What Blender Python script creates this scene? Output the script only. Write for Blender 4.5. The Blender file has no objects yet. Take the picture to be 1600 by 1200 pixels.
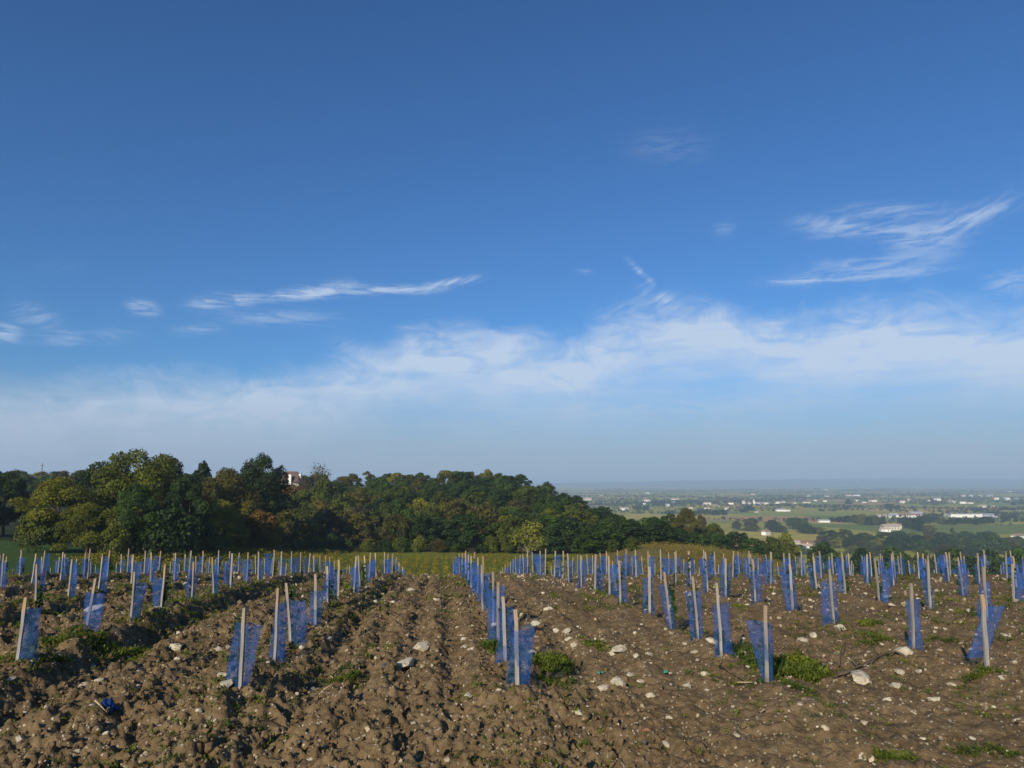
import bpy, bmesh, math, random
import numpy as np
from mathutils import Vector, Matrix

random.seed(11)
RNG = np.random.default_rng(11)
sc = bpy.context.scene
COL = sc.collection
R = math.radians

# ------------------------------------------------------------------ camera
EYE = 1.6
FPX = 1120.0                      # focal length in photo pixels (1600 wide)
PITCH = R(7.73)
cam_d = bpy.data.cameras.new('camera')
cam_d.sensor_width = 36.0
cam_d.lens = FPX / 1600.0 * 36.0
cam_d.clip_start = 0.05
cam_d.clip_end = 60000.0
cam = bpy.data.objects.new('camera', cam_d)
COL.objects.link(cam)
cam.location = (0, 0, EYE)
cam.rotation_euler = (R(90) + PITCH, 0, 0)
sc.camera = cam

# ------------------------------------------------------------------ render settings / exposure
sc.render.engine = 'CYCLES'
sc.view_settings.view_transform = 'Standard'
sc.view_settings.look = 'None'
sc.view_settings.exposure = 0.0
sc.view_settings.gamma = 1.0
sc.cycles.use_denoising = True
sc.cycles.max_bounces = 6
sc.cycles.diffuse_bounces = 2
sc.cycles.glossy_bounces = 1
sc.cycles.transmission_bounces = 4
sc.cycles.volume_bounces = 0
sc.cycles.transparent_max_bounces = 40

# ------------------------------------------------------------------ sun
SUN_EL, SUN_AZ = R(25), R(25)     # shadows run away from the camera, 25 degrees to the right
sun_d = bpy.data.lights.new('sun', 'SUN')
sun_d.energy = 5.0
sun_d.angle = R(0.5)
sun_d.color = (1.0, 0.90, 0.74)
sun = bpy.data.objects.new('sun', sun_d)
COL.objects.link(sun)
ldir = Vector((math.sin(SUN_AZ) * math.cos(SUN_EL), math.cos(SUN_AZ) * math.cos(SUN_EL), -math.sin(SUN_EL)))
sun.rotation_euler = ldir.to_track_quat('-Z', 'Y').to_euler()
sun.location = (-20, -40, 30)

# ------------------------------------------------------------------ world: sky with thin cloud
class NT:
    """small helper for building node trees"""
    def __init__(self, tree):
        self.t = tree
    def n(self, typ, **kw):
        nd = self.t.nodes.new(typ)
        for k, v in kw.items():
            setattr(nd, k, v)
        return nd
    def put(self, sock, v):
        if isinstance(v, bpy.types.NodeSocket):
            self.t.links.new(v, sock)
        elif v is not None:
            sock.default_value = v
    def m(self, op, a, b=None, c=None, clamp=False):
        nd = self.n('ShaderNodeMath', operation=op, use_clamp=clamp)
        for i, v in enumerate((a, b, c)):
            self.put(nd.inputs[i], v)
        return nd.outputs[0]
    def step(self, v, lo, hi, a=0.0, b=1.0):
        nd = self.n('ShaderNodeMapRange', interpolation_type='SMOOTHSTEP')
        for i, x in enumerate((v, lo, hi, a, b)):
            self.put(nd.inputs[i], x)
        return nd.outputs[0]
    def vec(self, x, y, z):
        nd = self.n('ShaderNodeCombineXYZ')
        for i, v in enumerate((x, y, z)):
            self.put(nd.inputs[i], v)
        return nd.outputs[0]
    def noise(self, v, scale, detail=4.0, rough=0.55, dist=0.0):
        nd = self.n('ShaderNodeTexNoise')
        self.put(nd.inputs['Vector'], v)
        nd.inputs['Scale'].default_value = scale
        nd.inputs['Detail'].default_value = detail
        nd.inputs['Roughness'].default_value = rough
        nd.inputs['Distortion'].default_value = dist
        return nd.outputs['Fac']
    def mix(self, f, a, b, blend='MIX'):
        nd = self.n('ShaderNodeMix', data_type='RGBA', blend_type=blend)
        self.put(nd.inputs[0], f)
        self.put(nd.inputs[6], (*a, 1) if isinstance(a, tuple) else a)
        self.put(nd.inputs[7], (*b, 1) if isinstance(b, tuple) else b)
        return nd.outputs[2]
    def ramp(self, v, stops, interp='LINEAR'):
        nd = self.n('ShaderNodeValToRGB')
        nd.color_ramp.interpolation = interp
        el = nd.color_ramp.elements
        while len(el) < len(stops):
            el.new(0.5)
        for e, (p, c) in zip(el, stops):
            e.position = p
            e.color = (*c, 1) if len(c) == 3 else c
        self.put(nd.inputs[0], v)
        return nd.outputs[0]

def pix_dir(x, y):
    u, v = (x - 800) / FPX, (600 - y) / FPX
    c, s = math.cos(PITCH), math.sin(PITCH)
    d = Vector((u, c - v * s, s + v * c))
    return d.normalized()
def pix_azel(x, y):
    d = pix_dir(x, y)
    return math.atan2(d.x, d.y), math.asin(d.z)

world = bpy.data.worlds.new('World')
sc.world = world
world.use_nodes = True
W = NT(world.node_tree)
world.cycles.sampling_method = 'MANUAL'
world.cycles.sample_map_resolution = 512
bg = world.node_tree.nodes['Background']
SKY_STRENGTH = 0.1
bg.inputs[1].default_value = SKY_STRENGTH
sky = W.n('ShaderNodeTexSky', sky_type='NISHITA', sun_disc=False)
sky.sun_elevation = SUN_EL
sky.sun_rotation = R(180) + SUN_AZ
sky.ozone_density = 3.0
sky.dust_density = 1.0
blue = W.mix(1.0, sky.outputs[0], (0.46, 0.79, 1.15), 'MULTIPLY')
tc = W.n('ShaderNodeTexCoord')
nrm = W.n('ShaderNodeVectorMath', operation='NORMALIZE')
W.put(nrm.inputs[0], tc.outputs['Generated'])
sep = W.n('ShaderNodeSeparateXYZ')
W.put(sep.inputs[0], nrm.outputs[0])
az = W.m('ARCTAN2', sep.outputs[0], sep.outputs[1])
el = W.m('ARCSINE', sep.outputs[2])
azel = W.vec(az, el, 0.0)
# horizontal bank of thin altostratus: its ragged top edge by azimuth, all the way round
edge = [(-math.pi, 7.5), (-2.5, 10), (-1.9, 7), (-1.3, 9.5), (-0.95, 7.0)]
for (x, y) in [(0, 600), (90, 598), (175, 590), (320, 585), (440, 582), (490, 574), (540, 552), (600, 534), (720, 513), (800, 516),
               (850, 522), (890, 530), (920, 512), (960, 494), (1100, 470), (1150, 487), (1250, 495), (1370, 470), (1420, 468), (1600, 478)]:
    a_, e_ = pix_azel(x, y)
    edge.append((a_, math.degrees(e_)))
edge += [(0.9, 13), (1.4, 9), (1.9, 12), (2.6, 8.5), (math.pi, 7.5)]
fc = W.n('ShaderNodeFloatCurve')
cv = fc.mapping.curves[0]
pts = [((a + math.pi) / (2 * math.pi), e / 30.0) for a, e in edge]
while len(cv.points) < len(pts):
    cv.points.new(0.5, 0.5)
for p, (u, v) in zip(cv.points, pts):
    p.location = (u, v)
fc.mapping.update()
W.put(fc.inputs['Value'], W.m('DIVIDE', W.m('ADD', az, math.pi), 2 * math.pi))
eltop = W.m('MULTIPLY', fc.outputs[0], R(30))
stretch = W.vec(W.m('MULTIPLY', az, 1.0), W.m('MULTIPLY', el, 2.6), 0.0)
n_edge = W.noise(stretch, 9.0, 6.0, 0.6, 0.6)
n_soft = W.noise(stretch, 4.0, 5.0, 0.55, 0.8)
n_strk = W.noise(W.vec(W.m('ADD', az, W.m('MULTIPLY', el, -0.6)), W.m('MULTIPLY', el, 7.0), 0.0), 7.0, 5.0, 0.6, 0.4)
n_puff = W.noise(W.vec(az, W.m('MULTIPLY', el, 1.8), 5.0), 15.0, 7.0, 0.62, 1.2)
below = W.m('SUBTRACT', W.m('ADD', eltop, W.m('ADD', W.m('MULTIPLY', W.m('SUBTRACT', n_edge, 0.5), 0.030), W.m('MULTIPLY', W.m('SUBTRACT', n_puff, 0.5), 0.050))), el)
bank = W.m('MULTIPLY', W.step(below, -0.020, 0.050), W.step(below, 0.045, 0.14, 1.0, 0.30))
bank = W.m('MULTIPLY', bank, W.step(az, -0.45, 0.0, 0.82, 1.0))
bank = W.m('MULTIPLY', bank, W.step(n_soft, 0.30, 0.60, 0.66, 1.12))
bank = W.m('MULTIPLY', bank, W.step(n_puff, 0.28, 0.62, 0.70, 1.12))
bank = W.m('MULTIPLY', bank, W.step(n_strk, 0.32, 0.60, 0.76, 1.12))
# low haze veil towards the horizon
veil = W.m('MULTIPLY', W.step(el, R(0.3), R(9.0), 1.0, 0.0), W.step(n_strk, 0.25, 0.75, 0.80, 1.0))
# wisps of cirrus: from pixel to pixel, half width, strength
streak_flat = W.noise(W.vec(az, W.m('MULTIPLY', el, 6.0), 0.0), 22.0, 5.0, 0.62, 0.6)
streak_steep = W.noise(W.vec(az, W.m('MULTIPLY', W.m('SUBTRACT', el, W.m('MULTIPLY', az, 0.45)), 5.0), 3.0), 26.0, 5.0, 0.62, 0.5)
def wisp(x1, y1, x2, y2, Wd, amp):
    a1, e1 = pix_azel(x1, y1)
    a2, e2 = pix_azel(x2, y2)
    a0, e0, L = (a1 + a2) / 2, (e1 + e2) / 2, math.hypot(a2 - a1, e2 - e1) / 2
    slope = math.atan2(e2 - e1, a2 - a1)
    da, de = W.m('SUBTRACT', az, a0), W.m('SUBTRACT', el, e0)
    ca, sa = math.cos(slope), math.sin(slope)
    u = W.m('ADD', W.m('MULTIPLY', da, ca), W.m('MULTIPLY', de, sa))
    v = W.m('SUBTRACT', W.m('MULTIPLY', de, ca), W.m('MULTIPLY', da, sa))
    v = W.m('ADD', v, W.m('MULTIPLY', W.m('SUBTRACT', n_puff, 0.5), Wd * 2.4 / FPX))
    q = W.m('ADD', W.m('POWER', W.m('ABSOLUTE', W.m('DIVIDE', u, L)), 3.0), W.m('POWER', W.m('ABSOLUTE', W.m('DIVIDE', v, Wd / FPX)), 2.0))
    g = W.m('POWER', 2.718, W.m('MULTIPLY', q, -1.0))
    s = streak_steep if abs(slope) > 0.2 else streak_flat
    return W.m('MULTIPLY', W.m('MULTIPLY', g, W.step(s, 0.36, 0.62, 0.10, 1.0)), amp)
WISPS = [(300, 472, 395, 466, 9, .80), (390, 468, 560, 450, 7, .80), (455, 458, 560, 446, 9, .5), (540, 455, 690, 450, 6, .80), (660, 450, 745, 434, 5, .75), (340, 496, 520, 497, 9, .38),
         (200, 476, 248, 488, 9, .62), (20, 484, 90, 504, 13, .34), (-30, 524, 32, 520, 9, .72), (60, 532, 200, 522, 9, .32), (270, 518, 345, 514, 6, .40), (60, 420, 130, 412, 8, .05),
         (1450, 368, 1590, 310, 12, .62), (1400, 380, 1510, 362, 12, .48), (1255, 355, 1480, 360, 12, .55), (1310, 328, 1490, 328, 9, .40), (1240, 345, 1330, 352, 8, .35),
         (1240, 440, 1480, 420, 7, .52), (1190, 441, 1290, 436, 5, .55), (1260, 422, 1440, 408, 11, .40), (1380, 402, 1500, 390, 14, .30), (982, 408, 1022, 446, 4, .50), (1000, 452, 1060, 480, 10, .55),
         (980, 232, 1105, 226, 24, .12), (1115, 360, 1148, 354, 9, .22), (1540, 450, 1620, 432, 14, .45), (900, 422, 925, 424, 4, .2), (620, 510, 660, 512, 4, .25),
         (925, 612, 1100, 611, 4, .30), (760, 645, 1400, 618, 16, .42), (620, 662, 1000, 668, 12, .16), (-40, 640, 330, 632, 22, .30), (1180, 592, 1420, 562, 9, .25), (1400, 600, 1640, 580, 9, .25),
         (520, 535, 600, 575, 16, .30), (930, 500, 1060, 466, 16, .30)]
cloud = bank
for wsp in WISPS:
    cloud = W.m('ADD', cloud, W.m('MULTIPLY', wisp(*wsp), W.m('SUBTRACT', 1.0, W.m('MINIMUM', cloud, 1.0))))
# the same thin streaks go on over the rest of the sky, behind and beside the view
behind = W.step(W.m('ABSOLUTE', az), 0.8, 1.2)
rest = W.m('MULTIPLY', W.m('MULTIPLY', behind, W.step(n_strk, 0.55, 0.8)), W.m('MULTIPLY', W.step(el, R(8), R(14)), W.step(el, R(22), R(34), 0.5, 0.0)))
cloud = W.m('ADD', cloud, rest, clamp=True)
k = 1.0 / SKY_STRENGTH
c1 = W.mix(W.m('MULTIPLY', cloud, 0.92), blue, (0.53 * k, 0.645 * k, 0.815 * k))
c2 = W.mix(W.m('MULTIPLY', veil, 0.93), c1, (0.335 * k, 0.428 * k, 0.568 * k))
W.put(bg.inputs[0], c2)

# ------------------------------------------------------------------ noise in numpy
def _h(ix, iy, seed):
    n = (ix.astype(np.int64) * 374761393 + iy.astype(np.int64) * 668265263 + seed * 1442695041) & 0xFFFFFFFF
    n = ((n ^ (n >> 13)) * 1274126177) & 0xFFFFFFFF
    n = ((n ^ (n >> 16)) * 2246822519) & 0xFFFFFFFF
    return ((n ^ (n >> 15)) & 0xFFFFFF) / float(0xFFFFFF)
def vnoise(x, y, seed=0):
    ix, iy = np.floor(x), np.floor(y)
    fx, fy = x - ix, y - iy
    fx, fy = fx * fx * (3 - 2 * fx), fy * fy * (3 - 2 * fy)
    ix, iy = ix.astype(np.int64), iy.astype(np.int64)
    a, b = _h(ix, iy, seed), _h(ix + 1, iy, seed)
    c, d = _h(ix, iy + 1, seed), _h(ix + 1, iy + 1, seed)
    return (a * (1 - fx) + b * fx) * (1 - fy) + (c * (1 - fx) + d * fx) * fy
def fbm(x, y, octv=4, seed=0):
    s, a, t = 0.0, 0.5, 0.0
    for i in range(octv):
        s = s + a * vnoise(x * 2 ** i + 17.3 * i, y * 2 ** i - 9.1 * i, seed + i)
        t += a
        a *= 0.5
    return s / t
def clodnoise(x, y, cell, seed):
    """broken blocks of random size on a jittered grid"""
    gx, gy = x / cell, y / cell
    ix, iy = np.floor(gx).astype(np.int64), np.floor(gy).astype(np.int64)
    out = np.zeros_like(gx)
    for di in (-1, 0, 1):
        for dj in (-1, 0, 1):
            cx, cy = ix + di, iy + dj
            px = cx + _h(cx, cy, seed)
            py = cy + _h(cx, cy, seed + 1)
            r = 0.28 + 0.55 * _h(cx, cy, seed + 2)
            hgt = _h(cx, cy, seed + 3)
            th = 6.283 * _h(cx, cy, seed + 4)
            u, v = gx - px, gy - py
            c_, s_ = np.cos(th), np.sin(th)
            p, q = u * c_ + v * s_, v * c_ - u * s_
            dd = np.maximum(np.maximum(np.abs(p), np.abs(q) * 1.25), np.abs(p * 0.66 + q * 0.75) * 1.05) / r
            out = np.maximum(out, np.clip((1 - dd) * 1.7, 0, 0.8 + 0.5 * p) * r * (0.35 + 0.65 * hgt))
    return out * cell

def mono(xs, ys, x):
    """smooth interpolation through a table"""
    xs, ys = np.asarray(xs, float), np.asarray(ys, float)
    d = np.diff(ys) / np.diff(xs)
    m = np.concatenate(([d[0]], (d[1:] + d[:-1]) / 2, [d[-1]]))
    x = np.clip(x, xs[0], xs[-1])
    i = np.clip(np.searchsorted(xs, x, 'right') - 1, 0, len(xs) - 2)
    h = xs[i + 1] - xs[i]
    t = (x - xs[i]) / h
    return ((2 * t ** 3 - 3 * t ** 2 + 1) * ys[i] + (t ** 3 - 2 * t ** 2 + t) * h * m[i]
            + (-2 * t ** 3 + 3 * t ** 2) * ys[i + 1] + (t ** 3 - t ** 2) * h * m[i + 1])

# ------------------------------------------------------------------ terrain
PZ = [-30, 0, 4, 6, 8, 9.6, 12.3, 15, 17.8, 20, 22, 24.4, 27, 30.5, 36, 60]
PH = [0.1, 0, 0, 0, -0.04, -0.11, -0.31, -0.54, -0.80, -1.03, -1.27, -1.58, -2.0, -2.6, -3.6, -7.5]
TY = np.array([28, 36, 60, 100, 130, 190, 240, 300, 380, 440, 520, 700, 1000, 1500, 4000])
TT = np.array([-1.2, -0.71, -0.4, -0.2, 0.0, 0.0625, 0.116, 0.19, 0.35, 0.5, 0.8, 1.2])
TH = np.array([
    # 28   36    60    100   130    190   240   300    380   440   520   700  1000  1500 4000
    [-2.2, -3.0, -5.8, -8.7, -9.3, -9.2, -8.0, -6.0, -3.0, -1.0, 0.0, -6, -40, -85, -85],
    [-2.2, -3.3, -6.0, -8.9, -9.4, -9.2, -8.0, -6.0, -3.0, -1.0, 0.0, -6, -40, -85, -85],
    [-2.2, -3.5, -6.8, -11.3, -12.4, -13.0, -10.5, -7.0, -4.0, -3.0, -3.0, -10, -45, -85, -85],
    [-2.2, -3.6, -7.5, -12.6, -14.6, -16.6, -14.0, -10.0, -4.6, -3.0, -4.0, -20, -60, -85, -85],
    [-2.2, -3.6, -7.5, -12.8, -15.0, -17.2, -15.0, -10.6, -4.6, -2.4, -4.0, -25, -65, -85, -85],
    [-2.2, -3.6, -7.5, -12.8, -15.0, -17.2, -16.0, -14.5, -12.0, -11.5, -18, -45, -80, -85, -85],
    [-2.2, -3.6, -7.5, -12.6, -14.6, -16.8, -17.5, -18.5, -18.0, -21.0, -32, -60, -85, -85, -85],
    [-2.2, -3.6, -7.4, -12.0, -13.4, -14.8, -19.0, -24.0, -30.0, -38.0, -50, -75, -85, -85, -85],
    [-2.2, -3.6, -7.6, -12.6, -14.2, -18.0, -25.0, -34.0, -46.0, -55.0, -64, -80, -85, -85, -85],
    [-2.2, -3.6, -8.0, -14.5, -19.5, -28.5, -35.0, -43.0, -53.0, -60.0, -68, -80, -85, -85, -85],
    [-2.2, -3.6, -8.0, -14.5, -19.5, -28.5, -35.0, -43.0, -53.0, -60.0, -68, -80, -85, -85, -85],
    [-2.2, -3.6, -8.0, -14.5, -19.5, -28.5, -35.0, -43.0, -53.0, -60.0, -68, -80, -85, -85, -85]])
_LY = np.linspace(math.log(28), math.log(4000), 300)
_TG = np.linspace(-1.2, 1.2, 241)
_tmp = np.array([mono(np.log(TY), r, _LY) for r in TH])
_tab = np.array([mono(TT, _tmp[:, j], _TG) for j in range(len(_LY))])      # [logY, t]
def far_h(X, Y):
    Yc = np.clip(Y, 28, 4000)
    t = np.clip(X / Yc, -1.2, 1.2)
    a = (np.log(Yc) - _LY[0]) / (_LY[1] - _LY[0])
    b = (t + 1.2) / (_TG[1] - _TG[0])
    i = np.clip(a.astype(int), 0, len(_LY) - 2)
    j = np.clip(b.astype(int), 0, len(_TG) - 2)
    fa, fb = a - i, b - j
    return (_tab[i, j] * (1 - fa) * (1 - fb) + _tab[i + 1, j] * fa * (1 - fb) + _tab[i, j + 1] * (1 - fa) * fb + _tab[i + 1, j + 1] * fa * fb)
def terr(X, Y):
    """large form of the ground"""
    X, Y = np.asarray(X, float), np.asarray(Y, float)
    near = mono(PZ, PH, np.clip(Y, -30, 60))
    w = np.clip((Y - 30) / 8.0, 0, 1)
    w = w * w * (3 - 2 * w)
    und = (fbm(X / 45 + 3, Y / 45, 3, 77) - 0.5) * 2.4 * np.clip((Y - 60) / 100, 0, 1)
    return near * (1 - w) + far_h(X, Y) * w + und

TAN = -112.0 / FPX                     # the vine rows run 5.7 degrees left of the view axis
ROWS = {0: 0.635, 1: 2.70, 2: 4.72, 3: 6.75, 4: 8.88, -1: -1.50, -2: -3.77, -3: -5.92}
for i_ in range(5, 13):
    ROWS[i_] = 8.88 + 2.08 * (i_ - 4)
for i_ in range(4, 13):
    ROWS[-i_] = -5.92 - 2.12 * (i_ - 3)
RA = np.array(sorted(ROWS.values()))
def rowcoord(X, Y):
    a = X - TAN * Y
    i = np.clip(np.searchsorted(RA, a), 1, len(RA) - 1)
    lo, hi = RA[i - 1], RA[i]
    near = np.where(a - lo < hi - a, lo, hi)
    return a, a - near
def rough(X, Y):
    """how cloddy the tilth is: rough on the left, trodden and smooth on the right"""
    a, _ = rowcoord(X, Y)
    right = 1 / (1 + np.exp(-(a - 1.3) * 2.2))
    lane = np.exp(-((a - 0.05) / 0.55) ** 2)
    v = 1.0 - 0.62 * right - 0.12 * lane
    v = v + 0.35 * (fbm(X / 1.7, Y / 1.7, 2, 5) - 0.5)
    return np.clip(v, 0.22, 1.2)
def soil(X, Y, micro=True):
    X, Y = np.asarray(X, float), np.asarray(Y, float)
    h = terr(X, Y) - 0.13 * np.clip((18 - Y) / 9, 0, 1)      # leaves room for the clods on top
    a, d = rowcoord(X, Y)
    leftness = 1 / (1 + np.exp((a + 1.25) * 3))
    rid = 0.08 * np.exp(-(d / 0.28) ** 2) - (0.125 * leftness * (.35 + 1.3 * fbm(X / .7, Y / 1.5, 2, 91)) + 0.02) * np.exp(-((d - 0.54 - .25 * (fbm(X / .9, Y / .9, 2, 92) - .5)) / 0.22) ** 2) - 0.04 * leftness * np.exp(-((d + 0.6) / 0.25) ** 2)
    bulge = 0.10 * np.exp(-((a - 1.75) / 0.55) ** 2) * np.clip((Y - 9) / 6, 0, 1)
    fade = np.clip((Y - 3) / 2.5, 0, 1)
    plough = (0.030 + 0.035 * np.exp(-((a + .4) / .8) ** 2)) * np.cos(6.283 * a / 0.40 + 1.6 * fbm(X / 2.5, Y / 6, 2, 93)) * (.25 + .75 * fbm(X / 1.2, Y / 3.0, 2, 94)) * np.clip((Y - 4.5) / 2, 0, 1)
    h = h + plough + rid * fade + bulge + 0.10 * (fbm(X / 1.1, Y / 1.1, 3, 3) - 0.5)
    if micro:
        r = rough(X, Y)
        wx = X + 0.10 * (fbm(X * 9, Y * 9, 3, 31) - 0.5)
        wy = Y + 0.10 * (fbm(X * 9 + 40, Y * 9, 3, 32) - 0.5)
        lump = fbm(X * 23, Y * 23, 2, 43)
        h = h + 1.05 * r * (0.50 * clodnoise(wx, wy, 0.24, 100) * (fbm(X / .8, Y / .8, 2, 8) > 0.50) + 0.60 * clodnoise(wx, wy, 0.10, 200) * (.55 + .9 * lump) + 0.8 * clodnoise(wx, wy, 0.05, 300) * (.4 + 1.2 * lump))
        rg1 = np.abs(fbm(X * 6 + 5, Y * 6, 3, 44) - 0.5) * 2
        rg2 = np.abs(vnoise(X * 19, Y * 19 + 7, 45) - 0.5) * 2
        h = h + (0.5 + r) * (0.055 * (0.35 - rg1) + 0.024 * (0.5 - rg2))
        h = h + 0.020 * (fbm(X * 14, Y * 14, 3, 41) - 0.5) * (0.5 + r)
    return h
def hz(x, y, micro=False):
    return float(soil(np.array([x]), np.array([y]), micro)[0])
def tz(x, y):
    return float(terr(np.array([x]), np.array([y]))[0])
_STEPS = np.concatenate((np.arange(2.5, 60, 0.04), np.geomspace(60, 16000, 5000)))
def pix_ground(x, y, fn=None, ymin=0.0):
    """where the sight line of a photo pixel meets the ground"""
    d = pix_dir(x, y)
    t = _STEPS / d.y
    X, Y, Z = d.x * t, d.y * t, EYE + d.z * t
    H = (fn or terr)(X, Y)
    hit = np.nonzero((Z <= H) & (Y > ymin))[0]
    i = hit[0] if len(hit) else len(t) - 1
    return float(X[i]), float(Y[i]), float(H[i])
def project(p):
    v = Vector(p) - Vector((0, 0, EYE))
    c, s = math.cos(PITCH), math.sin(PITCH)
    fz = v.y * c + v.z * s
    if fz <= 0.01:
        return None
    return 800 + FPX * v.x / fz, 600 - FPX * (v.z * c - v.y * s) / fz
def clear(p):
    """is point p seen over the brow of the field"""
    s = np.linspace(0.15, 0.97, 60)
    X, Y = p[0] * s, p[1] * s
    return bool(np.all(EYE + (p[2] - EYE) * s > terr(X, Y) - 0.02))

# ------------------------------------------------------------------ object helpers
ORD = ['first', 'second', 'third', 'fourth', 'fifth', 'sixth', 'seventh', 'eighth', 'ninth', 'tenth', 'eleventh', 'twelfth', 'thirteenth',
       'fourteenth', 'fifteenth', 'sixteenth', 'seventeenth', 'eighteenth', 'nineteenth', 'twentieth']
def ordn(i):
    if i < 20:
        return ORD[i]
    n = i + 1
    return f"{n}{'th' if 10 <= n % 100 <= 20 else {1: 'st', 2: 'nd', 3: 'rd'}.get(n % 10, 'th')}"
def tag(o, label=None, cat=None, group=None, kind=None):
    if label: o['label'] = label
    if cat: o['category'] = cat
    if group: o['group'] = group
    if kind: o['kind'] = kind
    return o
def link(name, data, parent=None):
    o = bpy.data.objects.new(name, data)
    COL.objects.link(o)
    if parent is not None:
        o.parent = parent
    return o
def mesh_np(name, V, F, mat, smooth=False):
    """mesh from numpy vertices and an (n,k) face array"""
    me = bpy.data.meshes.new(name)
    V = np.ascontiguousarray(V, dtype=np.float32)
    F = np.ascontiguousarray(F, dtype=np.int32)
    n, kk = F.shape
    me.vertices.add(len(V))
    me.vertices.foreach_set('co', V.ravel())
    me.loops.add(n * kk)
    me.loops.foreach_set('vertex_index', F.ravel())
    me.polygons.add(n)
    me.polygons.foreach_set('loop_start', np.arange(0, n * kk, kk, dtype=np.int32))
    me.polygons.foreach_set('loop_total', np.full(n, kk, dtype=np.int32))
    me.polygons.foreach_set('use_smooth', np.full(n, smooth, dtype=bool))
    me.update(calc_edges=True)
    me.materials.append(mat)
    return me
def mesh_py(name, V, F, mat, smooth=False):
    me = bpy.data.meshes.new(name)
    me.from_pydata([tuple(v) for v in V], [], F)
    me.materials.append(mat)
    if smooth:
        for p in me.polygons:
            p.use_smooth = True
    me.update()
    return me
class MB:
    """collects boxes, prisms and tubes for one part"""
    def __init__(self):
        self.V, self.F = [], []
    def add(self, V, F):
        n = len(self.V)
        self.V += [tuple(v) for v in V]
        self.F += [tuple(i + n for i in f) for f in F]
        return self
    def box(self, x0, x1, y0, y1, z0, z1):
        return self.add([(x0, y0, z0), (x1, y0, z0), (x1, y1, z0), (x0, y1, z0), (x0, y0, z1), (x1, y0, z1), (x1, y1, z1), (x0, y1, z1)],
                        [(0, 3, 2, 1), (4, 5, 6, 7), (0, 1, 5, 4), (1, 2, 6, 5), (2, 3, 7, 6), (3, 0, 4, 7)])
    def tube(self, pts, rad, n=6, cap=True):
        pts = [Vector(p) for p in pts]
        base = len(self.V)
        for i, p in enumerate(pts):
            t = (pts[min(i + 1, len(pts) - 1)] - pts[max(i - 1, 0)]).normalized()
            u = t.cross(Vector((0.31, 0.2, 0.93)) if abs(t.z) < 0.9 else Vector((1, 0.1, 0))).normalized()
            w = t.cross(u)
            r = rad[i] if hasattr(rad, '__len__') else rad
            for j in range(n):
                q = 2 * math.pi * j / n
                self.V.append(tuple(p + (u * math.cos(q) + w * math.sin(q)) * r))
        for i in range(len(pts) - 1):
            for j in range(n):
                a, b = base + i * n + j, base + i * n + (j + 1) % n
                self.F.append((a, b, b + n, a + n))
        if cap:
            self.F.append(tuple(base + j for j in range(n))[::-1])
            self.F.append(tuple(base + (len(pts) - 1) * n + j for j in range(n)))
        return self
    def mesh(self, name, mat, smooth=False):
        return mesh_py(name, self.V, self.F, mat, smooth)
    def build(self, name, mat, parent=None, smooth=False):
        return link(name, self.mesh(name, mat, smooth), parent)

# leaf-shaped kites: centre, direction of the midrib, facing, length, width
def kites(C, D, N, L, Wd, fold=0.0):
    n = len(C)
    D = D / np.maximum(np.linalg.norm(D, axis=1, keepdims=True), 1e-6)
    S = np.cross(D, N)
    S /= np.maximum(np.linalg.norm(S, axis=1, keepdims=True), 1e-6)
    Nn = np.cross(S, D)
    L, Wd = np.reshape(L, (-1, 1)), np.reshape(Wd, (-1, 1))
    V = np.empty((n, 4, 3))
    V[:, 0] = C - D * L * 0.5
    V[:, 1] = C + S * Wd * 0.5 + Nn * Wd * fold
    V[:, 2] = C + D * L * 0.5
    V[:, 3] = C - S * Wd * 0.5 + Nn * Wd * fold
    F = np.arange(n * 4).reshape(n, 4)
    return V.reshape(-1, 3), F
def rdir(n, rng=RNG):
    v = rng.normal(size=(n, 3))
    return v / np.linalg.norm(v, axis=1, keepdims=True)

# ------------------------------------------------------------------ materials
def material(name, rough_=0.9, spec=0.2):
    m = bpy.data.materials.new(name)
    m.use_nodes = True
    t = NT(m.node_tree)
    b = m.node_tree.nodes['Principled BSDF']
    b.inputs['Roughness'].default_value = rough_
    b.inputs['Specular IOR Level'].default_value = spec
    return m, t, b
def bump(t, b, height, strength, dist):
    nd = t.n('ShaderNodeBump')
    nd.inputs['Strength'].default_value = strength
    nd.inputs['Distance'].default_value = dist
    t.put(nd.inputs['Height'], height)
    t.put(b.inputs['Normal'], nd.outputs[0])
def plain(name, col, rough_=0.85, var=0.25, scale=3.0, spec=0.2):
    m, t, b = material(name, rough_, spec)
    co = t.n('ShaderNodeTexCoord').outputs['Object']
    n = t.noise(co, scale, 5.0, 0.6)
    c0 = tuple(c * (1 - var) for c in col)
    c1 = tuple(min(1, c * (1 + var)) for c in col)
    t.put(b.inputs['Base Color'], t.ramp(n, [(0.3, c0), (0.7, c1)]))
    return m
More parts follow.
